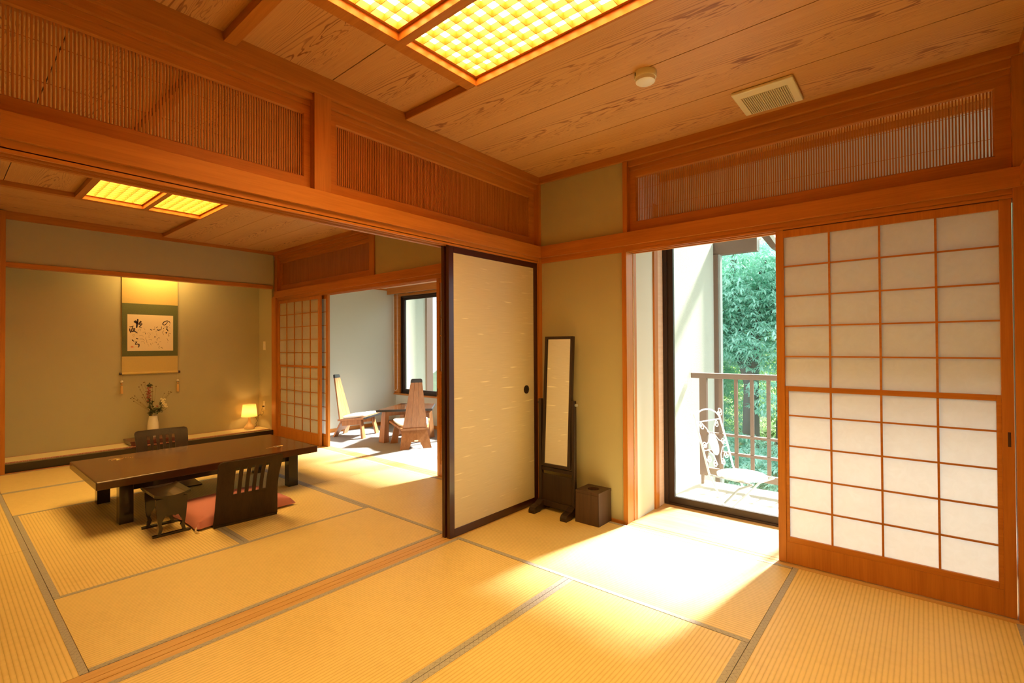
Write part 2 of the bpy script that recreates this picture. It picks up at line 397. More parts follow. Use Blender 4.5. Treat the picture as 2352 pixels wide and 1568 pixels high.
# ---- tatami mats
def mat_(x0, x1, y0, y1, label):
    g = 'tatami mats'
    o = thing('tatami_mat', label, 'mat', ((x0+x1)/2, (y0+y1)/2, -0.03), 0, g)
    lx = (x1-x0) > (y1-y0); w = 0.027; e = 0.0012
    b = B()
    if lx: b.box(x0+e, x1-e, y0+w, y1-w, -0.03, 0.0)
    else:  b.box(x0+w, x1-w, y0+e, y1-e, -0.03, 0.0)
    me = b.build('rush_surface', M['tatX' if lx else 'tatY'], o)
    me.location = -o.location
    for s in (0, 1):
        if lx:
            yy = (y0+e, y0+w) if s == 0 else (y1-w, y1-e)
            bb = B().box(x0+e, x1-e, yy[0], yy[1], -0.03, 0.0012)
        else:
            xx = (x0+e, x0+w) if s == 0 else (x1-w, x1-e)
            bb = B().box(xx[0], xx[1], y0+e, y1-e, -0.03, 0.0012)
        q = bb.build('border_cloth', M['heri'], o); q.location = -o.location
mat_(0.0, 1.705, -0.905, -0.03, 'sunlit tatami mat in front of the open balcony doorway')
mat_(0.0, 0.842, -2.65, -0.905, 'long tatami mat lying along the sliding door threshold in the front room')
mat_(0.842, 1.705, -2.65, -0.905, 'tatami mat in the middle foreground, right of the broad grey seam')
mat_(1.705, 2.575, -1.77, -0.03, 'tatami mat at the foot of the closed large paper screen')
mat_(-0.965, -0.127, -2.645, -0.91, 'tatami mat in the back room directly beyond the wooden threshold')
mat_(-2.745, -0.965, -2.645, -1.775, 'tatami mat beneath the left half of the low black table and the armrest')
mat_(-2.745, -0.965, -1.775, -0.91, 'tatami mat beneath the right half of the low black table')
mat_(-1.855, -0.127, -0.91, -0.03, 'tatami mat in back room, nearer of the two before the veranda opening')
mat_(-3.60, -1.855, -0.91, -0.03, 'tatami mat in back room, farther of the two along the veranda side')
mat_(-3.60, -2.745, -2.645, -0.91, 'tatami mat behind the low black table, second from the alcove')
mat_(-4.48, -3.60, -2.645, -0.91, 'tatami mat running along the foot of the alcove step')
mat_(-4.48, -3.60, -0.91, -0.03, 'half tatami mat in the corner by alcove and small paper screen')
mat_(-1.86, -0.127, -3.51, -2.645, 'tatami mat at the far left edge of the picture, nearest the threshold')
mat_(-3.60, -1.86, -3.51, -2.645, 'tatami mat at the left picture edge, left of the low table')

# ---- threshold between the rooms (grooved)
b = B(); b.box(-0.125, 0.0, YS, -0.03, -0.06, -0.006)
for a, c in ((-0.125, -0.075), (-0.071, -0.038), (-0.034, -0.0)): b.box(a, c, YS, -0.03, -0.006, 0.0005, 0.0006)
trim(b, M['sill'])
# lintel (kamoi) with two grooves, nageshi on the front, upper members
b = B(); b.box(-0.108, 0.0, YS, -0.02, 1.846, 1.90)
for a, c in ((-0.108, -0.086), (-0.078, -0.074), (-0.050, -0.045), (-0.037, -0.033), (-0.010, 0.0)): b.box(a, c, YS, -0.02, 1.834, 1.85)
b.box(-0.074, -0.050, YS, -0.02, 1.8445, 1.85)
trim(b, M['woodY'])
trim(B().box(0.0, 0.018, YS, 0.0, 1.876, 1.964, 0.0015), M['woodY'])
trim(B().box(-0.126, -0.108, YS, 0.0, 1.876, 1.964, 0.0015), M['woodY'])
trim(B().box(-0.108, 0.0, YS, -0.02, 1.90, 1.968), M['woodY'])
# posts on wall A
trim(B().box(-0.09, -0.008, -1.826, -1.738, 1.964, 2.447, 0.001), M['woodZ'])
trim(B().box(-0.115, 0.006, -0.028, 0.09, -0.03, 1.876, 0.001), M['woodZ'])
trim(B().box(-0.100, 0.0, -0.012, 0.09, 1.964, 2.55, 0.001), M['woodZ'])
# stepped members over the lattice on wall A
b = B(); b.box(-0.095, -0.002, YS, 0.0, 2.447, 2.62, 0.001); trim(b, M['woodY'])
b = B(); b.box(-0.090, -0.025, YS, -0.012, 2.412, 2.447, 0.001); trim(b, M['woodY'])
b = B(); b.box(-0.085, -0.046, YS, -0.012, 2.388, 2.412, 0.001); trim(b, M['woodY'])
b = B(); b.box(-0.5, -0.126, YS, 0.0, 2.45, 2.515); 
trim(B().box(-0.145, -0.095, YS, 0.0, 2.447, 2.62), M['woodY'])
trim(B().box(-0.09, -0.06, YS, YS+0.06, 1.964, 2.39), M['woodZ'])

def lattice(axis, p, a0, a1, z0, z1, o0, o1, zo0, zo1, pitch, label, backing=False, sgn=1):
    """transom lattice. axis=1: lies in x=p plane running along y; axis=0: y=p plane running along x. a: inner, o: outer"""
    if axis == 1: o = thing('transom_lattice', label, 'lattice', (p, (a0+a1)/2, zo0), 0, 'slatted transoms')
    else: o = thing('transom_lattice', label, 'lattice', ((a0+a1)/2, p, zo0), 0, 'slatted transoms')
    d = -0.035*sgn
    def bx(b, u0, u1, v0, v1, q0, q1, bev=0.0):
        if axis == 1: b.box(min(q0, q1), max(q0, q1), u0, u1, v0, v1, bev)
        else: b.box(u0, u1, min(q0, q1), max(q0, q1), v0, v1, bev)
    q0 = p; q1 = p + d
    # mitred frame: chamfered inner edge
    def ring(uo0, uo1, vo0, vo1, ui0, ui1, vi0, vi1, qa, qb):
        bb = B()
        def pt(u, v, q): return (q, u, v) if axis == 1 else (u, q, v)
        O = [(uo0, vo0), (uo1, vo0), (uo1, vo1), (uo0, vo1)]; I = [(ui0, vi0), (ui1, vi0), (ui1, vi1), (ui0, vi1)]
        I2 = [(ui0-0.006, vi0-0.006), (ui1+0.006, vi0-0.006), (ui1+0.006, vi1+0.006), (ui0-0.006, vi1+0.006)]
        lay = [(O, qb), (O, qa), (I2, qa), (I, qa + 0.25*(qb-qa)), (I, qb)]
        V = [[bb.bm.verts.new(Vector(pt(u, v, q))) for u, v in Lq] for Lq, q in lay]
        for A, D in zip(V, V[1:]+V[:1]):
            for i in range(4): bb.bm.faces.new((A[i], A[(i+1) % 4], D[(i+1) % 4], D[i]))
        return bb
    fr = ring(o0, o1, zo0, zo1, a0, a1, z0, z1, q0, q1)
    rel(fr, o).build('frame', M['woodY' if axis == 1 else 'woodX'], o)
    s = B(); n = int(round((a1-a0)/pitch)); 
    for i in range(n):
        u = a0 + (i+0.5)*(a1-a0)/n
        bx(s, u-0.0028, u+0.0028, z0-0.002, z1+0.002, p + 0.35*d, p + 0.35*d - 0.009*sgn)
    for zz in (z0+0.28*(z1-z0), z0+0.74*(z1-z0)):
        bx(s, a0, a1, zz-0.001, zz+0.001, p + 0.35*d - 0.010*sgn, p + 0.35*d - 0.012*sgn)
    rel(s, o).build('slats', M['woodZ'], o)
    return o
lattice(1, -0.05, -3.40, -1.863, 2.040, 2.342, -3.46, -1.818, 1.968, 2.388, 0.0112, 'long slatted wooden transom at upper left, see-through above the wide opening')
lattice(1, -0.05, -1.682, -0.072, 2.040, 2.342, -1.737, -0.014, 1.968, 2.388, 0.0112, 'slatted wooden transom directly above the cream sliding door')
trim(B().box(-0.085, -0.075, -1.818, -1.80, 1.968, 2.40), M['woodZ'])

# ---- wall B, front room
struct('wall_right', B().box(0.006, 0.695, 0.010, 0.09, -0.03, 1.84), M['plaster'])
struct('wall_right', B().box(0.0, 0.705, 0.010, 0.09, 1.90, 2.56), M['plaster'])
trim(B().box(0.006, 0.69, -0.006, 0.06, -0.03, 0.010), M['woodX'])
trim(B().box(0.690, 0.724, -0.004, 0.10, -0.03, 1.85, 0.001), M['woodZ'])
b = B(); b.box(0.006, 0.724, 0.0, 0.10, 1.835, 1.90)
b.box(0.724, 2.60, 0.0, 0.11, 1.848, 1.90)
for a, c in ((0.0, 0.006), (0.040, 0.046), (0.054, 0.060), (0.094, 0.11)): b.box(0.724, 2.60, a, c, 1.835, 1.85)
trim(b, M['woodX'])
trim(B().box(0.0, 2.60, -0.018, 0.0, 1.876, 1.964, 0.0015), M['woodX'])
trim(B().box(0.0, 2.60, 0.0, 0.10, 1.90, 1.968), M['woodX'])
trim(B().box(0.700, 0.733, -0.003, 0.10, 1.964, 2.449, 0.001), M['woodZ'])
trim(B().box(0.0, XR, -0.014, 0.09, 2.45, 2.62, 0.001), M['woodX'])
trim(B().box(0.733, 2.60, 0.012, 0.09, 2.413, 2.45, 0.001), M['woodX'])
trim(B().box(0.733, 2.60, 0.032, 0.09, 2.388, 2.413, 0.001), M['woodX'])
lattice(0, 0.040, 0.778, 2.506, 2.044, 2.340, 0.733, 2.562, 1.968, 2.388, 0.0117, 'long slatted wooden transom at upper right above the large paper screen', sgn=-1)
# threshold under the paper screens
b = B(); b.box(0.724, 2.58, -0.028, 0.115, -0.04, -0.006)
for a, c in ((-0.028, 0.006), (0.010, 0.044), (0.048, 0.115)): b.box(0.724, 2.58, a, c, -0.006, 0.0005, 0.0006)
trim(b, M['sillX'])
# right corner post and right wall
trim(B().box(2.560, 2.66, -0.012, 0.10, -0.03, 1.876, 0.001), M['woodZ'])
trim(B().box(2.562, 2.66, -0.006, 0.10, 1.964, 2.449, 0.001), M['woodZ'])
struct('wall_right', B().box(XR, XR+0.08, YS-0.1, -0.0, -0.03, 2.6), M['plaster'])
trim(B().box(2.580, XR, YS, -0.012, -0.03, 0.012), M['woodY'])
trim(B().box(2.582, XR, YS, -0.018, 1.876, 1.964, 0.001), M['woodY'])
trim(B().box(2.585, XR, YS, -0.016, 2.45, 2.56, 0.001), M['woodY'])
struct('wall_back', B().box(-0.13, XR, YS-0.08, YS, -0.03, 2.6), M['plaster'])
trim(B().box(0.0, XR, YS, YS+0.018, 1.876, 1.964, 0.001), M['woodX'])
trim(B().box(0.0, XR, YS, YS+0.014, 2.45, 2.56, 0.001), M['woodX'])

# ---- ceilings
def planks(x0, x1, y0, y1, z, seams, ax, mat):
    b = B(); cuts = sorted(seams)
    lo, hi = (y0, y1) if ax == 0 else (x0, x1)
    ed = [lo] + [c for c in cuts if lo+0.01 < c < hi-0.01] + [hi]
    for a, c in zip(ed[:-1], ed[1:]):
        if ax == 0: b.box(x0, x1, a+0.0026, c-0.0026, z, z+0.012)
        else: b.box(a+0.0026, c-0.0026, y0, y1, z, z+0.012)
    return struct('ceiling', b, M[mat])
# front room
planks(0.0, XR, -1.283, 0.0, 2.500, (-0.418, -0.8755), 0, 'ceilX')
planks(0.0, 0.50, -3.5, -1.283, 2.540, (-1.735, -2.19, -2.648, -3.105), 0, 'ceilX2')
planks(2.06, XR, -3.5, -1.283, 2.540, (-1.735, -2.19, -2.648, -3.105), 0, 'ceilX2')
planks(0.50, 2.06, -3.5, -2.235, 2.540, (-2.648, -3.105), 0, 'ceilX2')
struct('ceiling', B().box(-0.1, XR, -3.52, 0.0, 2.60, 2.64), M['dark'])
trim(B().box(0.0, 0.50, -1.2832, -1.276, 2.499, 2.56), M['woodX'])
trim(B().box(2.06, XR, -1.2832, -1.276, 2.499, 2.56), M['woodX'])
trim(B().box(0.0, 0.50, -2.235, -2.185, 2.500, 2.56, 0.001), M['woodX'])
trim(B().box(2.06, XR, -2.235, -2.185, 2.500, 2.56, 0.001), M['woodX'])
# back room
planks(-4.53, -0.14, -1.283, 0.0, 2.500, (-0.418, -0.8755), 0, 'ceilX')
planks(-4.53, -3.375, -3.5, -1.283, 2.540, (-3.98,), 1, 'ceilY')
planks(-3.315, -0.14, -3.5, -2.235, 2.540, (-2.66, -3.115), 0, 'ceilX2')
planks(-1.75, -0.14, -2.235, -1.283, 2.540, (-1.735,), 0, 'ceilX2')
struct('ceiling', B().box(-4.6, -0.1, -3.52, 0.0, 2.60, 2.64), M['dark'])
trim(B().box(-4.53, -3.315, -1.2832, -1.276, 2.499, 2.56), M['woodX'])
trim(B().box(-3.375, -3.312, -3.5, -2.235, 2.500, 2.56, 0.001), M['woodY'])
trim(B().box(-1.75, -0.14, -2.235, -2.185, 2.500, 2.56, 0.001), M['woodX'])
trim(B().box(-1.75, -0.14, -1.2832, -1.276, 2.499, 2.56), M['woodX'])

def ceiling_light(x0, label, dm):
    """two square-latticed panels in a wooden box frame, inner faces from x0+.062"""
    o = thing('ceiling_light', label, 'light', (x0+0.78, -1.735, 2.50), 0, 'latticed ceiling lights')
    x1 = x0 + 1.56
    b = B()
    b.box(x0, x0+0.062, -2.235, -1.283, 2.50, 2.59, 0.001); b.box(x1-0.062, x1, -2.235, -1.283, 2.50, 2.59, 0.001)
    b.box(x0+0.062, x1-0.062, -2.235, -2.185, 2.50, 2.59, 0.001); b.box(x0+0.062, x1-0.062, -1.753, -1.712, 2.50, 2.59, 0.001)
    b.box(x0+0.062, x1-0.062, -1.283, -1.270, 2.499, 2.59)
    rel(b, o).build('box_frame', M['woodX'], o)
    for ya, yb in ((-2.185, -1.753), (-1.712, -1.283)):
        g = B(); w = 0.014; xa, xb = x0+0.062, x1-0.062
        g.box(xa, xa+w, ya, yb, 2.536, 2.570); g.box(xb-w, xb, ya, yb, 2.536, 2.570)
        g.box(xa+w, xb-w, ya, ya+w, 2.536, 2.570); g.box(xa+w, xb-w, yb-w, yb, 2.536, 2.570)
        nx, ny = 20, 6
        for i in range(1, nx):
            x = xa+w + (xb-xa-2*w)*i/nx; g.box(x-0.0011, x+0.0011, ya+w, yb-w, 2.538, 2.569)
        for j in range(1, ny):
            y = ya+w + (yb-ya-2*w)*j/ny; g.box(xa+w, xb-w, y-0.0011, y+0.0011, 2.537, 2.568)
        rel(g, o).build('lattice', M['woodX'], o)
        rel(B().box(xa+0.002, xb-0.002, ya+0.002, yb-0.002, 2.5715, 2.575), o).build('diffuser', dm, o)
    rel(B().box(x0, x1, -2.235, -1.27, 2.59, 2.595), o).build('back_board', M['white'], o)
ceiling_light(0.50, 'large glowing latticed ceiling light overhead in the front room', M['diffuser'])
ceiling_light(-3.374, 'latticed ceiling light glowing in the back room, seen below the beam', M['diffuser2'])

# ---- back room: alcove wall, posts, beams
trim(B().box(-4.60, -4.47, -2.665, -2.565, -0.03, 2.53, 0.001), M['woodZ'])
trim(B().box(-4.585, -4.462, -0.016, 0.10, -0.03, 1.876, 0.001), M['woodZ'])
trim(B().box(-4.62, -4.53, -2.565, -0.016, 2.0, 2.045, 0.001), M['woodY'])
struct('wall_left', B().box(-4.62, -4.548, -2.565, -0.0, 2.045, 2.53), M['plaster'])
trim(B().box(-4.62, -4.53, -2.665, 0.0, 2.463, 2.56, 0.001), M['woodY'])
struct('wall_left', B().box(-4.62, -4.54, YS, -2.665, -0.03, 2.6), M['plaster'])
b = B(); b.box(-4.61, -4.53, -2.565, -0.016, -0.03, 0.082, 0.003); trim(b, M['lacquer'])
trim(B().box(-4.53, -4.48, -2.565, -0.016, -0.03, 0.0), M['woodY'])
struct('floor', B().box(-5.0, -4.605, -2.6, -0.0, 0.02, 0.078), M['woodY'])
struct('wall_left', B().box(-5.06, -4.985, -2.65, 0.06, 0.0, 2.4), M['plaster'])
struct('wall_back', B().box(-5.06, -4.60, -2.67, -2.585, 0.0, 2.4), M['plaster'])
struct('wall_right', B().box(-4.99, -4.585, -0.014, 0.06, 0.0, 2.4), M['plaster'])
struct('ceiling', B().box(-5.06, -4.60, -2.65, 0.06, 2.30, 2.36), M['ceilY'])
struct('wall_back', B().box(-4.62, -0.13, YS-0.08, YS, -0.03, 2.6), M['plaster'])
# B side of back room
b = B(); b.box(-4.585, -0.10, 0.0, 0.11, 1.848, 1.90)
for a, c in ((0.0, 0.006), (0.040, 0.046), (0.054, 0.060), (0.094, 0.11)): b.box(-4.47, -0.115, a, c, 1.835, 1.85)
trim(b, M['woodX'])
trim(B().box(-4.51, -0.115, -0.018, 0.0, 1.876, 1.964, 0.0015), M['woodX'])
trim(B().box(-4.51, -0.10, 0.0, 0.10, 1.90, 1.968), M['woodX'])
trim(B().box(-4.53, -0.12, -0.014, 0.09, 2.455, 2.62, 0.001), M['woodX'])
trim(B().box(-4.53, -2.28, 0.012, 0.09, 2.418, 2.455, 0.001), M['woodX'])
trim(B().box(-4.53, -2.28, 0.026, 0.09, 2.388, 2.418, 0.001), M['woodX'])
trim(B().box(-4.53, -4.455, 0.0, 0.09, 1.964, 2.455), M['woodZ'])
trim(B().box(-2.280, -2.192, -0.006, 0.10, 1.964, 2.455, 0.001), M['woodZ'])
struct('wall_right', B().box(-2.195, -0.10, 0.010, 0.09, 1.90, 2.56), M['plaster'])
lattice(0, 0.040, -4.395, -2.290, 2.044, 2.340, -4.455, -2.245, 1.968, 2.388, 0.0125, 'dark slatted wooden transom in the back room above the veranda opening', sgn=-1)
b = B(); b.box(-4.47, -0.115, -0.028, 0.115, -0.04, -0.006)
for a, c in ((-0.028, 0.006), (0.010, 0.044), (0.048, 0.115)): b.box(-4.47, -0.115, a, c, -0.006, 0.0005, 0.0006)
trim(b, M['sillX'])

# ================================================================== SLIDING DOORS
def fusuma(x0, x1, y0, y1, label, handle=True):
    o = thing('sliding_door', label, 'door', ((x0+x1)/2, (y0+y1)/2, 0.003), 0, 'cream sliding doors')
    z0, z1 = 0.004, 1.842; w = 0.043
    b = B(); b.box(x0, x1, y0, y0+w, z0, z1, 0.002); b.box(x0, x1, y1-w, y1, z0, z1, 0.002)
    b.box(x0, x1, y0+w, y1-w, z0, z0+0.05, 0.0015); b.box(x0, x1, y0+w, y1-w, z1-0.048, z1, 0.0015)
    rel(b, o).build('frame', M['frame'], o)
    p = rel(B().box(x0+0.004, x1-0.004, y0+w, y1-w, z0+0.05, z1-0.048), o).build('paper_panel', M['fpaper'], o)
    if handle:
        h = B(); n = 28
        rings = []
        for r, dx in ((0.031, 0.001), (0.031, 0.0035), (0.027, 0.004), (0.024, 0.0005)):
            rings.append([(x1-0.004+dx, -0.166+r*math.cos(2*PI*i/n), 0.878+r*math.sin(2*PI*i/n)) for i in range(n)])
        rel(h.loft(rings), o).build('finger_pull', M['lacquer'], o, smooth=True)
    return o
fusuma(-0.036, -0.011, -0.945, -0.030, 'cream sliding door with dark lacquered frame beside the standing mirror')
fusuma(-0.073, -0.048, -0.952, -0.030, 'second sliding door stacked behind the cream one, only its dark edge showing', False)

def shoji(x0, x1, y0, y1, cols, label, handle_right, low_in=0.012, group='paper sliding screens'):
    """snow-viewing shoji: upper lattice plus a lower framed lattice; faces -y"""
    o = thing('paper_screen', label, 'screen', ((x0+x1)/2, (y0+y1)/2, 0.0), 0, group)
    st = 0.039
    b = B(); b.box(x0, x0+st, y0, y1, 0.004, 1.841, 0.0015); b.box(x1-st, x1, y0, y1, 0.004, 1.841, 0.0015)
    b.box(x0+st, x1-st, y0+0.002, y1, 1.793, 1.832, 0.001); b.box(x0+st, x1-st, y0+0.002, y1, 0.004, 0.118, 0.001)
    rel(b, o).build('frame', M['woodZ'], o)
    gx0, gx1 = x0+st, x1-st
    g = B(); ly0, ly1 = y0+0.006, y0+0.016
    for i in range(1, cols):
        x = gx0 + (gx1-gx0)*i/cols; g.box(x-0.0045, x+0.0045, ly0, ly1, 0.97, 1.793)
    for zz in (1.632, 1.467, 1.302, 1.135): g.box(gx0, gx1, zz-0.004, zz+0.004, ly0+0.001, ly1, 0) if False else g.box(gx0, gx1, ly0+0.001, ly1, zz-0.004, zz+0.004)
    rel(g, o).build('upper_lattice', M['woodX'], o)
    rel(B().box(gx0, gx1, ly1+0.0005, ly1+0.0012, 0.955, 1.800), o).build('upper_paper', M['spaper'], o)
    lf = B(); w2 = 0.016; q0, q1 = y0+0.004, y0+0.022
    lf.box(gx0, gx0+w2, q0, q1, 0.118, 0.972, 0.001); lf.box(gx1-w2, gx1, q0, q1, 0.118, 0.972, 0.001)
    lf.box(gx0+w2, gx1-w2, q0, q1, 0.946, 0.972, 0.001); lf.box(gx0+w2, gx1-w2, q0, q1, 0.118, 0.146, 0.001)
    lo = rel(lf, o).build('lower_frame', M['woodX'], o)
    g = B(); lx0, lx1 = gx0+w2, gx1-w2
    for i in range(1, cols):
        x = gx0 + (gx1-gx0)*i/cols; g.box(x-0.0045, x+0.0045, ly0, ly1, 0.146, 0.946)
    for zz in (0.811, 0.643, 0.473, 0.307): g.box(lx0, lx1, ly0+0.001, ly1, zz-0.004, zz+0.004)
    rel(g, o).build('lower_lattice', M['woodX'], o)
    rel(B().box(lx0, lx1, ly1+0.0005, ly1+0.0012, 0.140, 0.950), o).build('lower_paper', M['spaper'], o)
    hx = x1-0.016 if handle_right else x0+0.014
    rel(B().box(hx-0.005, hx+0.005, y0-0.0006, y0+0.004, 0.748, 0.812), o).build('finger_pull', M['frame'], o)
    return o
shoji(1.629, 2.556, 0.009, 0.040, 4, 'large paper screen with four columns of panes filling the right wall', True)
shoji(-4.458, -3.345, 0.009, 0.040, 5, 'small distant paper screen beside the alcove, front panel of the pair', True)
shoji(-4.365, -3.252, 0.061, 0.092, 5, 'paper screen slid behind the alcove-side one, only its edge stile showing', True)
shoji(-1.216, -0.12, 0.009, 0.040, 5, 'paper screen mostly hidden behind the dark-framed sliding door', False)

# ================================================================== BALCONY ALCOVE OF THE FRONT ROOM
struct('floor', B().box(0.70, 3.60, 0.115, 0.575, -0.05, -0.002), M['sillX'])
struct('wall_left', B().box(0.66, 0.728, 0.095, 0.62, -0.03, 2.50), M['plaster_pale'])
trim(B().box(0.66, 0.729, 0.10, 0.135, -0.02, 2.30), M['woodZ'])
trim(B().box(0.66, 0.742, 0.408, 0.468, -0.02, 2.25, 0.001), M['woodZ'])
trim(B().box(0.66, 0.734, 0.468, 0.572, -0.02, 2.07), M['paleboard'])
struct('wall_right', B().box(3.58, 3.66, 0.10, 0.70, -0.03, 2.50), M['plaster_pale'])
struct('wall_back', B().box(2.56, 3.66, 0.07, 0.11, -0.03, 2.35), M['plaster_pale'])
struct('ceiling', B().box(0.66, 3.66, 0.09, 0.70, 2.49, 2.54), M['woodX'])
struct('wall_far', B().box(0.66, 3.66, 0.575, 0.68, 2.085, 2.50), M['plaster_pale'])
trim(B().box(0.70, 3.60, 0.50, 0.575, 2.066, 2.088), M['woodX'])
trim(B().box(0.66, 3.60, 0.55, 0.575, 2.446, 2.49), M['woodX'])
def window(n, x0, x1, y0, z0, z1, widths, fr=0.05):
    o = bpy.data.objects.new('window_%d' % n, None); C.objects.link(o); o['kind'] = 'structure'
    b = B(); d = 0.085
    b.box(x0, x0+0.03, y0, y0+d, z0, z1, 0.001); b.box(x1-0.03, x1, y0, y0+d, z0, z1, 0.001)
    b.box(x0+0.03, x1-0.03, y0, y0+d, z1-0.03, z1, 0.001); b.box(x0+0.03, x1-0.03, y0, y0+d, z0-0.01, z0+0.014, 0.001)
    b.build('window_frame', M['bronze'], o)
    x = x0+0.025
    for i, w in enumerate(widths):
        yy = y0+0.012 + 0.034*(i % 2); s = B()
        s.box(x, x+fr, yy, yy+0.028, z0+0.012, z1-0.02, 0.002); s.box(x+w-fr, x+w, yy, yy+0.028, z0+0.012, z1-0.02, 0.002)
        s.box(x+fr, x+w-fr, yy, yy+0.028, z0+0.012, z0+0.012+fr*0.95, 0.002); s.box(x+fr, x+w-fr, yy, yy+0.028, z1-0.02-fr*0.8, z1-0.02, 0.002)
        s.build('sash', M['bronze'], o)
        B().box(x+fr-0.005, x+w-fr+0.005, yy+0.012, yy+0.016, z0+0.05, z1-0.05).build('glass_pane', M['glass'], o)
        x += w - 0.045
    return o
window(1, 0.734, 3.58, 0.575, 0.0, 2.075, (0.94, 1.07, 0.90))

# ---- outside: balcony
struct('floor', B().box(0.2, 4.6, 0.66, 2.235, -0.34, -0.22), M['concrete'])
struct('floor', B().box(0.66, 3.66, 0.575, 0.69, -0.34, -0.012), M['concrete'])
struct('wall_left', B().box(0.16, 0.378, 0.66, 2.885, -1.5, 3.9), M['stucco'])
struct('wall_far', B().box(0.2, 0.735, 0.62, 0.68, -0.4, 3.9), M['stucco'])
struct('wall_far', B().box(3.58, 4.6, 0.62, 0.70, -0.4, 3.9), M['stucco'])
struct('wall_far', B().box(0.2, 4.6, 0.62, 0.70, 2.30, 3.9), M['stucco'])
t = thing('outdoor_post', 'brown timber post at the end of the white balcony wall', 'post', (0.40, 2.93, -1.5))
rel(B().box(0.355, 0.425, 2.885, 2.99, -1.5, 2.26, 0.003), t).build('post', M['bronze2'], t)
rel(B().box(0.425, 0.450, 2.90, 2.98, -1.5, 2.26, 0.003), t).build('side_strip', M['metal_g'], t)
t = thing('outdoor_beam', 'thick brown timber beam end above the trees, carried by the balcony post', 'beam', (0.6, 2.95, 2.24))
rel(B().box(0.30, 0.846, 2.90, 3.0, 2.255, 2.43, 0.004), t).build('beam', M['bronze2'], t)
rel(B().box(0.846, 0.850, 2.90, 3.0, 2.255, 2.43), t).build('end_grain', M['metal_w'], t)
# sloping eave over the balcony
t = thing('roof_eave', 'sloping roof eave with white gutter above the balcony beam', 'roof', (1.0, 3.0, 2.4))
b = B()
b.prism([(0.62, 3.80), (3.02, 3.47), (3.02, 3.55), (0.62, 3.88)], 0, 0.13, 4.8)
rel(b, t).build('roof_slab', M['rooft'], t)
b = B()
for i in range(9):
    x = 0.93 + i*0.36
    b.prism([(0.7, 3.71), (3.0, 3.39), (3.0, 3.47), (0.7, 3.79)], 0, x, x+0.05)
rel(b, t).build('rafters', M['bronze2'], t)
# neighbouring low eave seen right of the beam
b = B()
b.prism([(0.86, 2.44), (0.98, 2.265), (1.035, 2.28), (0.93, 2.47)], 1, 2.95, 3.6)
rel(b, t).build('gable_board', M['bronze2'], t)
b = B(); b.prism([(0.93, 2.47), (1.035, 2.285), (1.065, 2.30), (0.965, 2.49)], 1, 2.93, 3.62)
rel(b, t).build('gutter', M['metal_w'], t)

t = thing('balcony_railing', 'brown metal balcony railing in front of the trees', 'railing', (1.5, 2.1, -0.22))
b = B(); b.box(0.40, 4.6, 2.06, 2.14, 0.862, 0.915, 0.006); rel(b, t).build('top_rail', M['bronze2'], t)
for px, pz in ((0.482, -0.226), (1.9, -0.22), (3.3, -0.22)):
    rel(B().box(px, px+0.072, 2.075, 2.125, -0.13, 0.865, 0.003), t).build('post', M['bronze2'], t)
    rel(B().box(px+0.008, px+0.035, 2.085, 2.115, -0.22, -0.13, 0.002), t).build('foot', M['bronze2'], t)
for i in range(19):
    x = 0.688 + i*0.1455
    if abs(x-1.936) < 0.07 or abs(x-3.336) < 0.07: continue
    rel(B().box(x-0.0155, x+0.0155, 2.085, 2.115, -0.10, 0.865, 0.002), t).build('baluster', M['bronze2'], t)
for z0, z1 in ((0.290, 0.314), (0.108, 0.134), (-0.113, -0.048)):
    rel(B().box(0.50, 4.6, 2.08, 2.12, z0, z1, 0.002), t).build('cross_rail', M['bronze2'], t)

# ================================================================== VERANDA OF THE BACK ROOM
struct('floor', B().box(-4.24, 0.30, 0.115, 1.80, -0.06, -0.004), M['carpet'])
struct('wall_left', B().box(-4.24, -4.161, 0.10, 1.80, -0.03, 2.15), M['plaster_pale'])
struct('wall_far', B().box(-4.24, 0.30, 1.728, 1.80, -0.03, 0.452), M['plaster_pale'])
struct('wall_far', B().box(-4.24, 0.30, 1.728, 1.80, 2.025, 2.30), M['plaster_pale'])
struct('wall_far', B().box(0.05, 0.30, 1.728, 1.80, 0.40, 2.10), M['plaster_pale'])
struct('wall_right', B().box(0.16, 0.30, 0.10, 1.80, -0.03, 2.30), M['plaster_pale'])
struct('baseboard_left', B().box(-4.161, -4.150, 0.12, 1.728, -0.004, 0.047), M['woodY'])
struct('baseboard_far', B().box(-4.150, 0.16, 1.716, 1.728, -0.004, 0.047), M['woodX'])
b = B()
for i in range(12):
    b.box(-4.24+i*0.36+0.001, -4.24+(i+1)*0.36-0.001, 0.09, 1.80, 2.105, 2.125)
struct('ceiling', b, M['paleboard'])
trim(B().box(-4.161, -4.146, 0.11, 1.728, 2.08, 2.105), M['woodY'])
trim(B().box(-4.100, 0.16, 1.524, 1.545, 2.010, 2.105, 0.001), M['woodX'])
trim(B().box(-4.100, 0.16, 1.545, 1.728, 2.085, 2.105), M['woodX'])
b = B(); b.box(-4.161, -4.032, 1.705, 1.80, 0.452, 2.03, 0.001); b.box(-4.161, 0.05, 1.690, 1.80, 0.452, 0.476, 0.001)
b.box(-4.161, 0.05, 1.700, 1.80, 1.995, 2.03, 0.001); b.box(-0.06, 0.05, 1.705, 1.80, 0.452, 2.03, 0.001)
trim(b, M['woodX'])
window(2, -4.032, -0.06, 1.735, 0.478, 1.998, (0.86, 0.82, 0.82, 0.82, 0.82), 0.058)
struct('wall_left', B().box(-4.75, -4.50, 1.80, 2.62, -1.5, 3.9), M['stucco'])
struct('wall_left', B().box(-4.60, -4.15, 1.80, 1.86, -1.5, 3.9), M['stucco'])
t = thing('outdoor_post', 'brown timber post seen through the veranda window', 'post', (-4.48, 2.69, -1.5))
rel(B().box(-4.54, -4.455, 2.62, 2.76, -1.5, 3.0, 0.003), t).build('post', M['bronze2'], t)
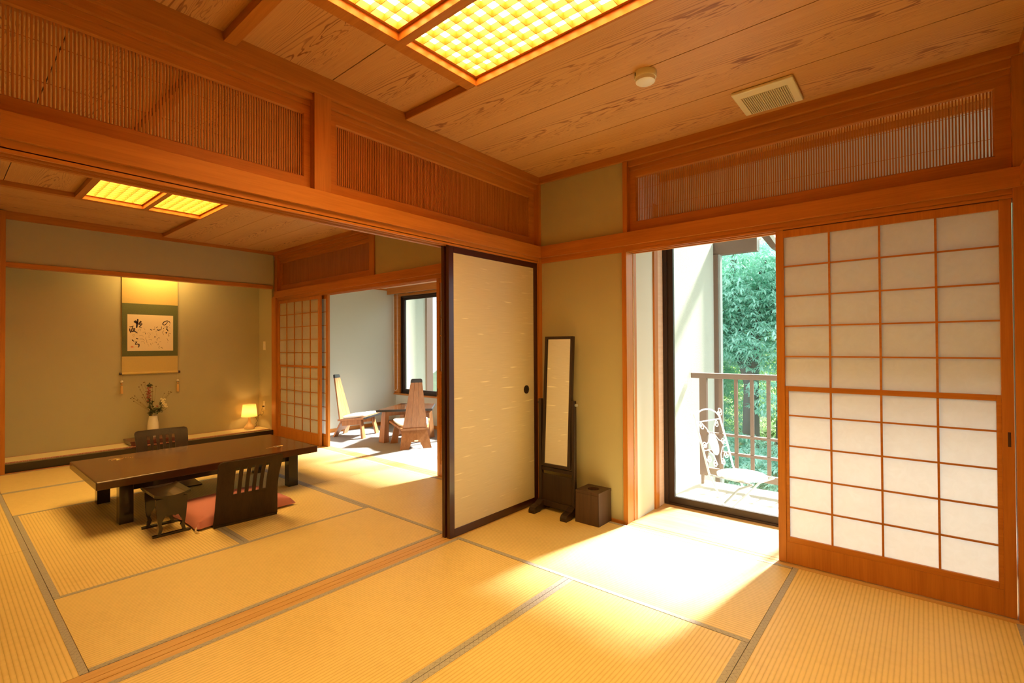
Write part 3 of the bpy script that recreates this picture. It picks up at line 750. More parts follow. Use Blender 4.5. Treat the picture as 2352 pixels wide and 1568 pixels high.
t = thing('roof_eave', 'unseen eave added above the veranda window to cut off the sun', 'roof', (-2.4, 2.4, 2.6))
rel(B().prism([(1.75, 3.20), (3.02, 2.98), (3.02, 3.06), (1.75, 3.28)], 0, -5.0, 0.12), t).build('roof_slab', M['rooft'], t)  # out-of-view slab, placed so the sun stops short on the back room floor
rel(B().box(-4.6, 0.12, 2.88, 2.98, 2.90, 3.0), t).build('eave_beam', M['bronze2'], t)

# roof masses so that no sky leaks into the rooms
struct('ceiling', B().box(-5.2, 2.8, 0.0, 1.9, 2.66, 2.72), M['dark'])
struct('ceiling', B().box(-5.2, 2.8, -3.7, 0.0, 2.66, 2.72), M['dark'])
struct('wall_right', B().box(2.68, 2.76, -3.7, 0.1, -0.2, 2.7), M['stucco'])
struct('ceiling', B().box(2.6, 3.8, 0.0, 0.7, 2.56, 2.72), M['dark'])
struct('wall_left', B().box(-5.2, -5.07, -3.7, 1.9, -0.2, 2.7), M['stucco'])
struct('wall_right', B().box(-5.1, -4.24, 0.07, 0.14, -0.2, 2.7), M['stucco'])

# bamboo pole
b = B(); pts = []; rr = []
zz = 0.0
ns = [0.0, 0.09, 0.28, 0.50, 0.73, 0.97, 1.21, 1.45, 1.68, 1.90, 2.08]
for i, z in enumerate(ns):
    for dz, r in ((-0.006, 0.0135), (0.0, 0.0165), (0.006, 0.0135)):
        if z+dz < 0 or z+dz > 2.08: continue
        pts.append((-4.02, 0.455+0.002*math.sin(z*5), z+dz)); rr.append(r)
pts = [(-4.02, 0.455, -0.004)] + pts + [(-4.02, 0.455, 2.085)]; rr = [0.015] + rr + [0.013]
tag(b.tube(pts, rr, 12).build('bamboo_pole', M['bamboo'], smooth=True), 'thin upright bamboo pole just inside the veranda opening', 'pole')
# blind chain
b = B(); pts = []
for i in range(15): 
    a = PI*i/14; pts.append((-4.0-0.0*math.cos(a), 1.609-0.030*math.cos(a), 0.555-0.028*math.sin(a)))
pts = [(-4.0, 1.576, 2.02), (-4.0, 1.577, 1.3)] + pts + [(-4.0, 1.641, 1.3), (-4.0, 1.642, 2.02)]
tag(b.tube(pts, 0.0025, 6).build('blind_cord', M['white'], smooth=True), 'white looped blind cord hanging beside the veranda window', 'cord')

# ---- veranda chairs and table
def veranda_chair(loc, rz, label):
    o = thing('lounge_chair', label, 'chair', loc, rz, 'veranda lounge chairs')
    # local: +x is front
    def sz(x): return 0.235 + (x+0.225)/0.45*0.05
    def slab(x0, x1, w0, w1, t0, t1, th, bb):
        V = []
        for x, w, zc in ((x0, w0, t0), (x1, w1, t1)):
            V += [(x, -w/2, zc-th), (x, w/2, zc-th), (x, w/2, zc), (x, -w/2, zc)]
        bb.loft([V[:4], V[4:]]); return bb
    slab(-0.225, 0.195, 0.32, 0.51, sz(-0.225), sz(0.195), 0.024, B()).build('seat', M['chairw'], o)
    slab(0.195, 0.225, 0.51, 0.525, sz(0.195), sz(0.225), 0.024, B()).build('front_edge', M['blackedge'], o)
    # cushion
    cu = B(); rings = []
    for f, zz in ((0.93, 0.0), (1.0, 0.012), (1.0, 0.026), (0.92, 0.036)):
        r = []
        for k in range(40):
            a = 2*PI*k/40; cx = math.copysign(abs(math.cos(a))**0.35, math.cos(a)); cy = math.copysign(abs(math.sin(a))**0.35, math.sin(a))
            x = 0.005 + 0.175*cx*f; w = 0.17 + (x+0.17)/0.36*0.06
            r.append((x, w*cy*f, sz(x)+0.001+zz))
        rings.append(r)
    cu.loft(rings).build('cushion', M['cushion_w'], o, smooth=True)
    # tapered back of three staves
    bk = B(); z0, z1 = 0.235, 0.785; x0, x1 = -0.195, -0.315
    for k in range(3):
        a, c = (k-1.5)/3, (k-0.5)/3
        def row(z, wid, x): 
            return [(x, a*wid+0.0012, z), (x, c*wid-0.0012, z), (x-0.020, c*wid-0.0012, z), (x-0.020, a*wid+0.0012, z)]
        bk.loft([row(z0, 0.29, x0), row(z1, 0.135, x1)])
    bk.build('backrest', M['chairw'], o)
    cp = B(); 
    def row2(z, wid, x): return [(x+0.002, -wid/2, z), (x+0.002, wid/2, z), (x-0.022, wid/2, z), (x-0.022, -wid/2, z)]
    cp.loft([row2(z1, 0.138, x1), row2(z1+0.035, 0.128, x1-0.007), row2(z1+0.045, 0.10, x1-0.009)]).build('back_cap', M['blackedge'], o)
    # rear board leg with cut-out
    def lean(ptsyz, xa, xb, ztop, th, name):
        bb = B()
        f = lambda z: xb + (xa-xb)*z/ztop
        A = [bb.bm.verts.new(Vector((f(z), y, z))) for y, z in ptsyz]; D = [bb.bm.verts.new(Vector((f(z)-th, y, z))) for y, z in ptsyz]
        bb.bm.faces.new(A); bb.bm.faces.new(list(reversed(D))); n = len(ptsyz)
        for i in range(n): bb.bm.faces.new((A[i], D[i], D[(i+1) % n], A[(i+1) % n]))
        bb.bm.normal_update(); bmesh.ops.triangulate(bb.bm, faces=[q for q in bb.bm.faces if len(q.verts) > 4])
        return bb.build(name, M['chairw'], o)
    H = 0.225
    lean([(-0.185, 0), (-0.085, 0), (-0.05, 0.075), (0.05, 0.075), (0.085, 0), (0.185, 0), (0.145, H), (-0.145, H)], -0.165, -0.265, H, 0.022, 'rear_leg_board')
    B().box(-0.298, -0.289, -0.022, 0.022, 0.088, 0.104).build('maker_plate', M['beige'], o) if rz > 2 else None
    for sy in (-1, 1):
        lg = B(); 
        lg.loft([[(0.15+0.03, sy*0.20-0.045, 0), (0.15+0.03, sy*0.20+0.045, 0), (0.15+0.006, sy*0.20+0.045, 0), (0.15+0.006, sy*0.20-0.045, 0)],
                 [(0.10+0.03, sy*0.165-0.03, sz(0.11)-0.024), (0.10+0.03, sy*0.165+0.03, sz(0.11)-0.024), (0.10+0.006, sy*0.165+0.03, sz(0.11)-0.024), (0.10+0.006, sy*0.165-0.03, sz(0.11)-0.024)]])
        lg.build('front_leg', M['chairw'], o)
        ap = B(); ap.prism([(-0.17, 0.145), (0.12, 0.175), (0.12, 0.245), (-0.19, 0.213)], 1, sy*0.13-0.01, sy*0.13+0.01)
        ap.build('side_apron', M['chairw'], o)
    return o
veranda_chair((-3.665, 0.75, -0.004), math.radians(30), 'wooden lounge chair with white cushion left of the veranda table, side on')
veranda_chair((-2.59, 0.81, -0.004), math.radians(150.6), 'wooden lounge chair nearer the camera, its tall tapered back turned to us')
o = thing('side_table', 'low dark-edged wooden table between the two veranda chairs', 'table', (-2.98, 1.07, -0.004), 0)
q = [(-2.99, 0.56), (-2.55, 1.10), (-2.95, 1.50), (-3.36, 1.22)]
cx, cy = -2.963, 1.095
rel(B().prism(q, 2, 0.385, 0.41, 0.004), o).build('table_rim', M['blackedge'], o)
qi = [(cx+(x-cx)*0.955, cy+(y-cy)*0.955) for x, y in q]
rel(B().prism(qi, 2, 0.409, 0.4125), o).build('tabletop', M['table'], o)
for x, y in ((-2.975, 0.69), (-2.80, 1.25), (-2.97, 1.38), (-3.20, 1.15)):
    b = B(); w, w2 = 0.055, 0.036; dx, dy = (x-cx)*0.06, (y-cy)*0.06
    b.loft([[(x+dx+w*a, y+dy+w*c*0.7, 0) for a, c in ((-1, -1), (1, -1), (1, 1), (-1, 1))],
            [(x+w2*a, y+w2*c*0.7, 0.386) for a, c in ((-1, -1), (1, -1), (1, 1), (-1, 1))]])
    rel(b, o).build('leg', M['chairw'], o)
b = B(); L4 = [(-2.975, 0.72), (-2.80, 1.23), (-2.96, 1.36), (-3.19, 1.16)]
for i in range(4):
    a, c = Vector((*L4[i], 0)), Vector((*L4[(i+1) % 4], 0)); d = (c-a).normalized(); n = Vector((-d.y, d.x, 0))*0.011
    b.loft([[tuple(a-n+Vector((0, 0, .325))), tuple(a+n+Vector((0, 0, .325))), tuple(a+n+Vector((0, 0, .385))), tuple(a-n+Vector((0, 0, .385)))],
            [tuple(c-n+Vector((0, 0, .325))), tuple(c+n+Vector((0, 0, .325))), tuple(c+n+Vector((0, 0, .385))), tuple(c-n+Vector((0, 0, .385)))]])
rel(b, o).build('apron', M['chairw'], o)

# ================================================================== LOW TABLE AND SEATS
o = thing('low_table', 'long low lacquered table in the middle of the back room', 'table', (-2.315, -1.578, 0))
rel(B().box(-2.78, -1.85, -2.335, -0.822, 0.277, 0.332, 0.006), o).build('tabletop', M['table'], o)
for x0 in (-2.705, -2.020):
    for y0 in (-2.197, -1.035):
        rel(B().box(x0, x0+0.080, y0, y0+0.080, 0.0, 0.278, 0.003), o).build('leg', M['lacquer'], o)
for a in ((-2.64, -1.985, -2.165, -2.145), (-2.64, -1.985, -1.01, -0.99)):
    rel(B().box(a[0], a[1], a[2], a[3], 0.215, 0.278, 0.002), o).build('apron', M['lacquer'], o)
for a in ((-2.68, -2.66, -2.13, -1.03), (-1.995, -1.975, -2.13, -1.03)):
    rel(B().box(a[0], a[1], a[2], a[3], 0.215, 0.278, 0.002), o).build('apron', M['lacquer'], o)
def inlay(cx, cy, sgn):
    b = B(); z = 0.3325
    pts = [(cx+0.03*math.cos(t)*1.0, cy+sgn*0.042*math.sin(t), z) for t in [i*2*PI*0.72/20 for i in range(21)]]
    b.tube(pts, 0.0016, 5)
    for k in range(5):
        b.box(cx-0.008+0.003*k, cx+0.002+0.003*k, cy+sgn*(0.05+0.014*k)-0.004, cy+sgn*(0.05+0.014*k)+0.004, z-0.0005, z+0.0008)
    b.tube([(cx+0.02, cy-0.03, z), (cx, cy, z), (cx+0.01, cy+0.03, z)], 0.0016, 5)
    rel(b, o).build('gold_inlay', M['gold'], o)
inlay(-2.60, -2.09, 1); inlay(-2.10, -1.05, -1)

def zaisu(loc, rz, label, rough=0.0):
    """legless chair; local +x = front; back leans toward -x"""
    o = thing('legless_chair', label, 'chair', loc, rz, 'legless floor chairs')
    W = 0.205; slots = [(-0.106+0.0485*k) for k in range(5)]
    # back profile: x,z along height (curved plywood)
    def prof(t):  # t 0..1 up the back
        z = 0.012 + 0.445*t
        x = -0.02 - 0.03*math.sin(min(1, t*3.2)*PI/2) + 0.035*math.sin(t*PI)*0.7 - 0.10*t**1.6
        return x, z
    NT, NW = 26, 40
    def inside(v, t):
        hw = W - 0.010*math.sin(t*PI) - (0.0 if t < 0.9 else 0)
        if t > 0.93:
            q = (t-0.93)/0.07; hw -= 0.03*(1-math.sqrt(max(0, 1-q*q)))
        return hw
    th = 0.011
    b = B(); us = sorted(set([i/(NW-1) for i in range(NW)]))
    # grid columns in y chosen to follow the slots
    ys = [-1.0, -0.92, -0.8, -0.65]
    for s in slots: ys += [(s-0.0125)/W, (s+0.0125)/W]
    ys += [0.65, 0.8, 0.92, 1.0]
    ts = [0, 0.05, 0.12, 0.2, 0.28, 0.36, 0.44, 0.455, 0.47, 0.55, 0.63, 0.70, 0.77, 0.83, 0.865, 0.88, 0.92, 0.95, 0.975, 0.99, 1.0]
    grid = {}
    for si, sd in enumerate((0, 1)):
        for j, t in enumerate(ts):
            x, z = prof(t)
            for i, yv in enumerate(ys):
                y = yv*inside(yv, t); bow = 0.014*(1-yv*yv)*min(1, t*2)
                grid[(sd, i, j)] = b.bm.verts.new(Vector((x - bow - sd*th, y, z)))
    def hole(i, j):
        return 4 <= i <= 12 and (i % 2 == 0) and 7 <= j <= 13+1 and j >= 7 and ts[j] >= 0.455 and ts[j] < 0.88
    nI, nJ = len(ys)-1, len(ts)-1
    for i in range(nI):
        for j in range(nJ):
            if hole(i, j): continue
            b.bm.faces.new((grid[(0, i, j)], grid[(0, i+1, j)], grid[(0, i+1, j+1)], grid[(0, i, j+1)]))
            b.bm.faces.new((grid[(1, i, j)], grid[(1, i, j+1)], grid[(1, i+1, j+1)], grid[(1, i+1, j)]))
            for (di, dj, e) in ((-1, 0, ((i, j), (i, j+1))), (1, 0, ((i+1, j), (i+1, j+1))), (0, -1, ((i, j), (i+1, j))), (0, 1, ((i, j+1), (i+1, j+1)))):
                ii, jj = i+di, j+dj
                if ii < 0 or jj < 0 or ii >= nI or jj >= nJ or hole(ii, jj):
                    p, q_ = e
                    b.bm.faces.new((grid[(0, *p)], grid[(0, *q_)], grid[(1, *q_)], grid[(1, *p)]))
    b.build('backrest', M['dark'], o, smooth=True)
    s = B(); s.prism([(-0.035, 0.0), (0.36, 0.0), (0.375, 0.004), (0.375, 0.011), (0.0, 0.012), (-0.035, 0.014)], 1, -0.20, 0.20)
    s.build('seat_board', M['dark'], o)
    return o
M['dark_z'] = M['dark']
zaisu((-1.375, -1.612, 0.0), math.radians(176), 'black legless chair with slotted back in front of the table, on the pink cushion side')
zaisu((-2.99, -1.66, 0.0), math.radians(-4), 'black legless chair on the far side of the table, before the flower vase')

# pink cushion
o = thing('floor_cushion', 'flat pink floor cushion under the near legless chair', 'cushion', (-1.69, -1.59, 0), math.radians(4))
b = B(); n = 26; G = {}
for sd in (0, 1):
    for i in range(n+1):
        for j in range(n+1):
            u, v = -1+2*i/n, -1+2*j/n
            pin = 1 - 0.07*(1-abs(u)**2)*(abs(v)**6) ; pin2 = 1 - 0.07*(1-abs(v)**2)*(abs(u)**6)
            x, y = 0.29*u*pin2, 0.345*v*pin
            h = (max(0, 1-abs(u)**3.2)*max(0, 1-abs(v)**3.2))**0.42
            z = 0.050 + (0.045*h if sd == 0 else -0.037*h)
            edge = max(abs(u), abs(v)); z -= 0.038*max(0, (edge-0.9)/0.1)
            if sd == 1 and max(abs(i-n/2), abs(j-n/2)) == n/2: G[(sd, i, j)] = G[(0, i, j)]; continue
            G[(sd, i, j)] = b.bm.verts.new(Vector((x, y, max(z, 0.0145))))
for sd in (0, 1):
    for i in range(n):
        for j in range(n): b.bm.faces.new((G[(sd, i, j)], G[(sd, i+1, j)], G[(sd, i+1, j+1)], G[(sd, i, j+1)]))
b.build('cushion_body', M['pink'], o, smooth=True)
b = B()
for k in range(5): b.tube([(0.285, -0.34, 0.03), (0.295+0.003*k, -0.350, 0.016), (0.312+0.004*k, -0.352+0.004*k, 0.004)], 0.0028, 5)
b.build('corner_tassel', M['cord'], o, smooth=True)

# armrest
o = thing('armrest', 'small black lacquered armrest stand left of the pink cushion', 'armrest', (-1.595, -2.02, 0))
b = B()
for x in (-1.72, -1.475):
    b = B(); b.box(x-0.012, x+0.012, -2.125, -1.915, 0.0, 0.016, 0.003)
    rel(b, o).build('foot_bar', M['lacquer'], o)
    out = []
    Lp = [(-0.078, 0.016), (-0.060, 0.016), (-0.048, 0.05), (-0.058, 0.075), (-0.050, 0.10), (-0.036, 0.125), (-0.018, 0.118), (0.0, 0.128)]
    inner = Lp[1:] + [(-y, z) for y, z in reversed(Lp[1:-1])]
    outer = [(0.078, 0.016), (0.070, 0.05), (0.078, 0.10), (0.086, 0.20), (0.086, 0.238), (-0.086, 0.238), (-0.086, 0.20), (-0.078, 0.10), (-0.070, 0.05), (-0.078, 0.016)]
    poly = [( -2.02+y, z) for y, z in inner + outer]
    bb = B(); va = [bb.bm.verts.new(Vector((x-0.009, p[0], p[1]))) for p in poly]; vb = [bb.bm.verts.new(Vector((x+0.009, p[0], p[1]))) for p in poly]
    fa = bb.bm.faces.new(va); fb = bb.bm.faces.new(list(reversed(vb)))
    for i in range(len(poly)): bb.bm.faces.new((va[i], vb[i], vb[(i+1) % len(poly)], va[(i+1) % len(poly)]))
    bb.bm.normal_update(); bmesh.ops.triangulate(bb.bm, faces=[fa, fb])
    rel(bb, o).build('side_panel', M['lacquer'], o)
b = B(); rings = []
for i in range(17):
    t = -1+2*i/16; y = -2.02+0.100*t; zc = 0.238 + 0.020*t*t
    rings.append([(-1.745, y, zc), (-1.45, y, zc), (-1.45, y, zc+0.017), (-1.745, y, zc+0.017)])
rel(b.loft(rings), o).build('saddle_top', M['lacquer'], o, smooth=True)

# ================================================================== ALCOVE CONTENTS
o = tag(B().box(-4.98, -4.628, -2.555, -0.02, 0.078, 0.086).build('alcove_mat', M['goza']), 'long narrow rush mat with brocade edging covering the alcove floor', 'mat')
for xa, xb in ((-4.981, -4.962), (-4.646, -4.627)): B().box(xa, xb, -2.556, -0.019, 0.078, 0.0875).build('edging', M['goza_edge'], o)

# hanging scroll
o = thing('hanging_scroll', 'calligraphy scroll in green and gold silk hanging in the alcove', 'scroll', (-4.966, -1.295, 0.9))
X0 = -4.968
def panel(y0, y1, z0, z1, x, mat, name, th=0.0015):
    return rel(B().box(x-th, x, y0, y1, z0, z1), o).build(name, M[mat], o)
panel(-1.575, -1.012, 0.905, 2.28, X0, 'scroll_gold', 'silk_backing')
panel(-1.575, -1.012, 1.105, 1.738, X0+0.0012, 'scroll_green', 'green_brocade', 0.001)
panel(-1.524, -1.062, 1.170, 1.607, X0+0.0022, 'scroll_paper', 'calligraphy_paper', 0.0008)
b = B(); b.tube([(X0+0.004, -1.577, 0.903), (X0+0.004, -1.010, 0.903)], 0.014, 16); rel(b, o).build('roller', M['scroll_gold'], o, smooth=True)
for ya, yb in ((-1.600, -1.577), (-1.010, -0.987)):
    b = B(); b.tube([(X0+0.004, ya, 0.903), (X0+0.004, yb, 0.903)], 0.0155, 16); rel(b, o).build('roller_knob', M['roller_end'], o, smooth=True)
def S2(p):
    x, y = p
    yw = -1.524 + (x-500)/1230*0.462
    top = 15 + (x-500)/1230*45; bot = 1010 - (x-500)/1230*10
    return yw, 1.607 - (y-top)/(bot-top)*0.437
def ribbon(b, pts, w, x):
    P3 = [S2(p) for p in pts]; hw = w*0.5*0.000405
    Q = []
    for a, c in zip(P3[:-1], P3[1:]):
        for k in range(3): Q.append((a[0]+(c[0]-a[0])*k/3, a[1]+(c[1]-a[1])*k/3))
    Q.append(P3[-1]); n = len(Q); Lft, Rgt = [], []
    for i in range(n):
        d = (Q[min(i+1, n-1)][0]-Q[max(i-1, 0)][0], Q[min(i+1, n-1)][1]-Q[max(i-1, 0)][1]); l = math.hypot(*d) or 1
        f = 0.55 + 0.45*math.sin(PI*(i+0.8)/(n+0.8)); nx, nz = -d[1]/l*hw*f, d[0]/l*hw*f
        Lft.append(b.bm.verts.new(Vector((x, Q[i][0]+nx, Q[i][1]+nz)))); Rgt.append(b.bm.verts.new(Vector((x, Q[i][0]-nx, Q[i][1]-nz))))
    for i in range(n-1): b.bm.faces.new((Lft[i], Lft[i+1], Rgt[i+1], Rgt[i]))
dark = [([(768, 145), (755, 250), (735, 385)], 48), ([(675, 240), (700, 205), (740, 250), (770, 235)], 58), ([(775, 300), (815, 235), (850, 200), (855, 230), (800, 285)], 26),
 ([(805, 300), (870, 262), (880, 280), (840, 330), (800, 358), (872, 386)], 24), ([(800, 300), (850, 305)], 20),
 ([(552, 355), (600, 355), (660, 335)], 22), ([(558, 400), (562, 450), (585, 518)], 28), ([(640, 355), (615, 420), (600, 500)], 24), ([(640, 400), (690, 400), (680, 440), (615, 485)], 24), ([(640, 415), (690, 480), (765, 526)], 26), ([(615, 490), (680, 480)], 22),
 ([(618, 700), (640, 730), (670, 748)], 28), ([(722, 662), (778, 688)], 28), ([(685, 768), (750, 762), (715, 800), (700, 835)], 22), ([(700, 835), (760, 820), (800, 830), (800, 875), (782, 912)], 30),
 ([(1575, 225), (1540, 275), (1490, 310), (1445, 300), (1440, 265), (1485, 215), (1560, 195), (1625, 215), (1645, 262)], 26),
 ([(1478, 360), (1540, 360), (1600, 352)], 10), ([(1556, 330), (1560, 385), (1555, 415)], 18), ([(1530, 425), (1562, 430), (1590, 475)], 28), ([(1558, 400), (1535, 430)], 22),
 ([(1408, 345), (1405, 400), (1398, 435)], 12), ([(1282, 428), (1310, 450), (1385, 435)], 28), ([(1292, 348), (1262, 388)], 16), ([(1092, 420), (1142, 452)], 22), ([(1165, 420), (1220, 432)], 14),
 ([(1472, 388), (1448, 415)], 16), ([(1508, 512), (1560, 502), (1525, 548)], 20), ([(1205, 618), (1235, 622), (1218, 652)], 18), ([(1320, 652), (1348, 660)], 18), ([(960, 540), (985, 552)], 20)]
faint = [([(1218, 345), (1215, 430)], 8), ([(1470, 455), (1435, 500), (1445, 535), (1468, 575)], 14), ([(1595, 530), (1640, 535), (1668, 550)], 14), ([(1595, 545), (1612, 585), (1600, 612), (1622, 600)], 16),
 ([(1556, 665), (1575, 715), (1610, 742)], 12), ([(1560, 765), (1582, 772)], 8), ([(1640, 285), (1622, 330)], 8), ([(1630, 360), (1640, 400)], 7),
 ([(740, 485), (790, 450), (800, 415), (835, 410), (852, 440), (835, 475)], 7), ([(620, 600), (640, 565), (680, 560), (665, 620), (630, 640)], 7),
 ([(890, 500), (970, 498), (975, 515)], 8), ([(920, 385), (960, 440)], 7), ([(1015, 555), (1040, 515), (1075, 520), (1105, 560), (1070, 590), (1030, 575)], 7), ([(1100, 525), (1180, 520)], 6),
 ([(1250, 500), (1262, 460)], 9), ([(1270, 530), (1278, 610)], 6), ([(1030, 630), (1092, 636)], 12), ([(990, 620), (970, 680), (1005, 720), (1000, 770), (1030, 805)], 8), ([(1280, 660), (1300, 672), (1270, 712), (1298, 718)], 12),
 ([(815, 690), (860, 688), (900, 688), (945, 725)], 11), ([(1055, 700), (1135, 700), (1130, 730)], 7), ([(1115, 800), (1100, 820), (1135, 855)], 10), ([(1150, 795), (1170, 805)], 9),
 ([(1212, 768), (1255, 765), (1275, 778), (1262, 798)], 12), ([(1305, 810), (1330, 820), (1290, 850)], 12), ([(1330, 865), (1348, 880), (1330, 920), (1350, 948)], 12), ([(1378, 912), (1420, 908), (1415, 930), (1435, 950)], 14),
 ([(1345, 765), (1390, 755)], 7), ([(1025, 838), (1052, 845)], 11), ([(1040, 868), (1070, 875)], 8), ([(850, 770), (890, 745), (930, 765), (960, 820)], 6), ([(800, 600), (870, 590), (925, 615)], 6)]
b = B()
for p, w in dark: ribbon(b, p, w, X0+0.0026)
rel(b, o).build('ink_writing', M['ink'], o)
b = B()
for p, w in faint: ribbon(b, p, w, X0+0.0025)
rel(b, o).build('pale_ink_writing', M['ink2'], o)
b = B(); a0, a1 = S2((590, 880)), S2((655, 915)); b.box(X0+0.002, X0+0.0026, a0[0], a1[0], a1[1], a0[1]); rel(b, o).build('red_seal', M['seal'], o)

def weight(y, zt, label):
    o = thing('scroll_weight', label, 'tassel', (-4.964, y, zt-0.16), 0, 'scroll weights')
    rel(B().ball((-4.962, y, zt-0.012), 0.017, 16, (1, 1, 0.85)), o).build('bead', M['porcelain'], o, smooth=True)
    rel(B().ball((-4.962, y, zt-0.042), 0.010, 12).lathe([(0.004, -0.03), (0.007, -0.026), (0.004, -0.02)], 10, (-4.962, y, zt-0.01)), o).build('knot', M['tassel'], o, smooth=True)
    rel(B().lathe([(0.007, 0), (0.011, -0.008), (0.011, -0.02), (0.015, -0.088), (0.0155, -0.095)], 20, (-4.962, y, zt-0.058)), o).build('tassel', M['tassel'], o, smooth=True)
    rel(B().tube([(-4.962, y, zt-0.005), (-4.962, y, 0.90)], 0.0012, 5), o).build('string', M['cord'], o)
weight(-1.578, 0.822, 'left tassel weight hanging below the scroll roller')
weight(-1.012, 0.806, 'right tassel weight hanging below the scroll roller')

# document box / stand, vase, flowers
o = thing('lacquer_box', 'flat dark red lacquered box on the alcove mat under the vase', 'box', (-4.79, -1.3, 0.086))
rel(B().box(-4.935, -4.64, -1.555, -1.06, 0.092, 0.122, 0.003), o).build('box_body', M['redbox'], o)
rel(B().box(-4.945, -4.63, -1.565, -1.05, 0.122, 0.140, 0.003), o).build('lid', M['redbox'], o)
for x in (-4.92, -4.665):
    for y in (-1.53, -1.09): rel(B().box(x, x+0.02, y, y+0.02, 0.086, 0.093), o).build('foot', M['redbox'], o)
o = thing('vase', 'white porcelain vase behind the far legless chair', 'vase', (-4.80, -1.31, 0.140))
prof = [(0.034, 0.0), (0.046, 0.02), (0.056, 0.07), (0.058, 0.11), (0.054, 0.17), (0.046, 0.22), (0.043, 0.248), (0.048, 0.258), (0.044, 0.258), (0.038, 0.245), (0.030, 0.20)]
B().lathe(prof, 36).build('vase_body', M['porcelain'], o, smooth=True)
b = B()
b.ball((0.018, 0.034, 0.045), 0.040, 14, (0.95, 0.7, 1.1)); b.build('brown_glaze_patch', M['redbox'], o, smooth=True)
random.seed(3)
vc = Vector((-4.80, -1.31, 0.39))
def leafs(b, c, n, r, size):
    for _ in range(n):
        d = Vector((random.uniform(-1, 1), random.uniform(-1, 1), random.uniform(-1, 1))).normalized()
        p = Vector(c)+d*r*random.random(); u = Vector((random.uniform(-1, 1), random.uniform(-1, 1), random.uniform(-0.6, 0.9))).normalized()
        w = u.cross(d)
        if w.length < 1e-3: continue
        w.normalize(); L = size*random.uniform(0.7, 1.3)
        b.bm.faces.new([b.bm.verts.new(p+q) for q in (Vector((0, 0, 0)), u*L*0.45+w*L*0.28, u*L, u*L*0.45-w*L*0.28)])
o = thing('flowering_branch', 'upright branch of dark and reddish leaves in the vase', 'branch', (-4.80, -1.32, 0.30))
path = [(-4.80, -1.32, 0.30), (-4.80, -1.325, 0.40), (-4.80, -1.335, 0.47), (-4.80, -1.345, 0.56), (-4.80, -1.352, 0.66), (-4.80, -1.348, 0.775)]
rel(B().tube(path, [0.004, 0.004, 0.0035, 0.003, 0.002, 0.001], 6), o).build('stem', M['stem'], o, smooth=True)
b = B()
for i, z in enumerate([0.42, 0.45, 0.48, 0.50, 0.53, 0.56, 0.58, 0.75, 0.77]): leafs(b, (-4.80, -1.325-0.003*i, z), 9, 0.022, 0.034)
leafs(b, (-4.80, -1.30, 0.45), 40, 0.045, 0.04)
rel(b, o).build('dark_leaves', M['leafd'], o)
b = B()
for z in (0.58, 0.61, 0.64, 0.67, 0.70, 0.73): leafs(b, (-4.80, -1.350, z), 8, 0.014, 0.028)
leafs(b, (-4.79, -1.27, 0.50), 7, 0.015, 0.022)
rel(b, o).build('red_leaves', M['leafr'], o)
o = thing('chrysanthemum_spray', 'spray of small cream chrysanthemums leaning right in the vase', 'flower', (-4.79, -1.30, 0.30))
fl = [(-1.232, 0.59), (-1.218, 0.578), (-1.198, 0.583), (-1.208, 0.555), (-1.188, 0.52), (-1.202, 0.525), (-1.178, 0.492), (-1.215, 0.535), (-1.198, 0.50), (-1.225, 0.56)]
b = B()
for y, z in fl: b.tube([(-4.79, -1.30, 0.30), (-4.785, -1.28, 0.42), (-4.78, y-0.01, z-0.03), (-4.78, y, z)], 0.0015, 5)
rel(b, o).build('stems', M['leafd'], o)
b = B(); c2 = B()
for y, z in fl:
    x = -4.775+random.uniform(-0.01, 0.01)
    for k in range(12):
        a = 2*PI*k/12; 
        e1 = Vector((0.002, math.cos(a), math.sin(a)))*0.014; e2 = Vector((0, -math.sin(a), math.cos(a)))*0.0035
        b.bm.faces.new([b.bm.verts.new(Vector((x, y, z))+q) for q in (Vector((0, 0, 0)), e1*0.6+e2, e1, e1*0.6-e2)])
    c2.ball((x+0.002, y, z), 0.0042, 8)
rel(b, o).build('petals', M['petal'], o); rel(c2, o).build('flower_centres', M['ybud'], o, smooth=True)
b = B(); leafs(b, (-4.79, -1.255, 0.46), 45, 0.04, 0.035); leafs(b, (-4.79, -1.235, 0.53), 14, 0.025, 0.02); rel(b, o).build('foliage', M['leafd'], o)
o = thing('dried_grass_stems', 'thin dry stems with tiny seed heads fanning out of the vase', 'stem', (-4.81, -1.31, 0.30))
b = B()
tips = [(-1.526, 0.619), (-1.512, 0.633), (-1.488, 0.645), (-1.497, 0.618), (-1.497, 0.582), (-1.463, 0.596), (-1.435, 0.563), (-1.403, 0.797), (-1.392, 0.80), (-1.424, 0.77), (-1.448, 0.748), (-1.437, 0.713),
        (-1.382, 0.688), (-1.407, 0.655), (-1.416, 0.62), (-1.315, 0.757), (-1.28, 0.743), (-1.325, 0.685), (-1.314, 0.683), (-1.124, 0.662), (-1.133, 0.666), (-1.152, 0.668), (-1.195, 0.655), (-1.15, 0.645), (-1.318, 0.73)]
for y, z in tips:
    m_ = (y+1.31)*0.45-1.31
    b.tube([(-4.81, -1.31, 0.30), (-4.81, (m_-1.31)/2, 0.42+(z-0.42)*0.25), (-4.80, m_+(y+1.31)*0.15, 0.42+(z-0.42)*0.6), (-4.80, y, z)], 0.0006, 4)
    b.ball((-4.80, y, z), 0.0055, 6, (1, 1.2, 0.8))
rel(b, o).build('stalks', M['stem'], o)

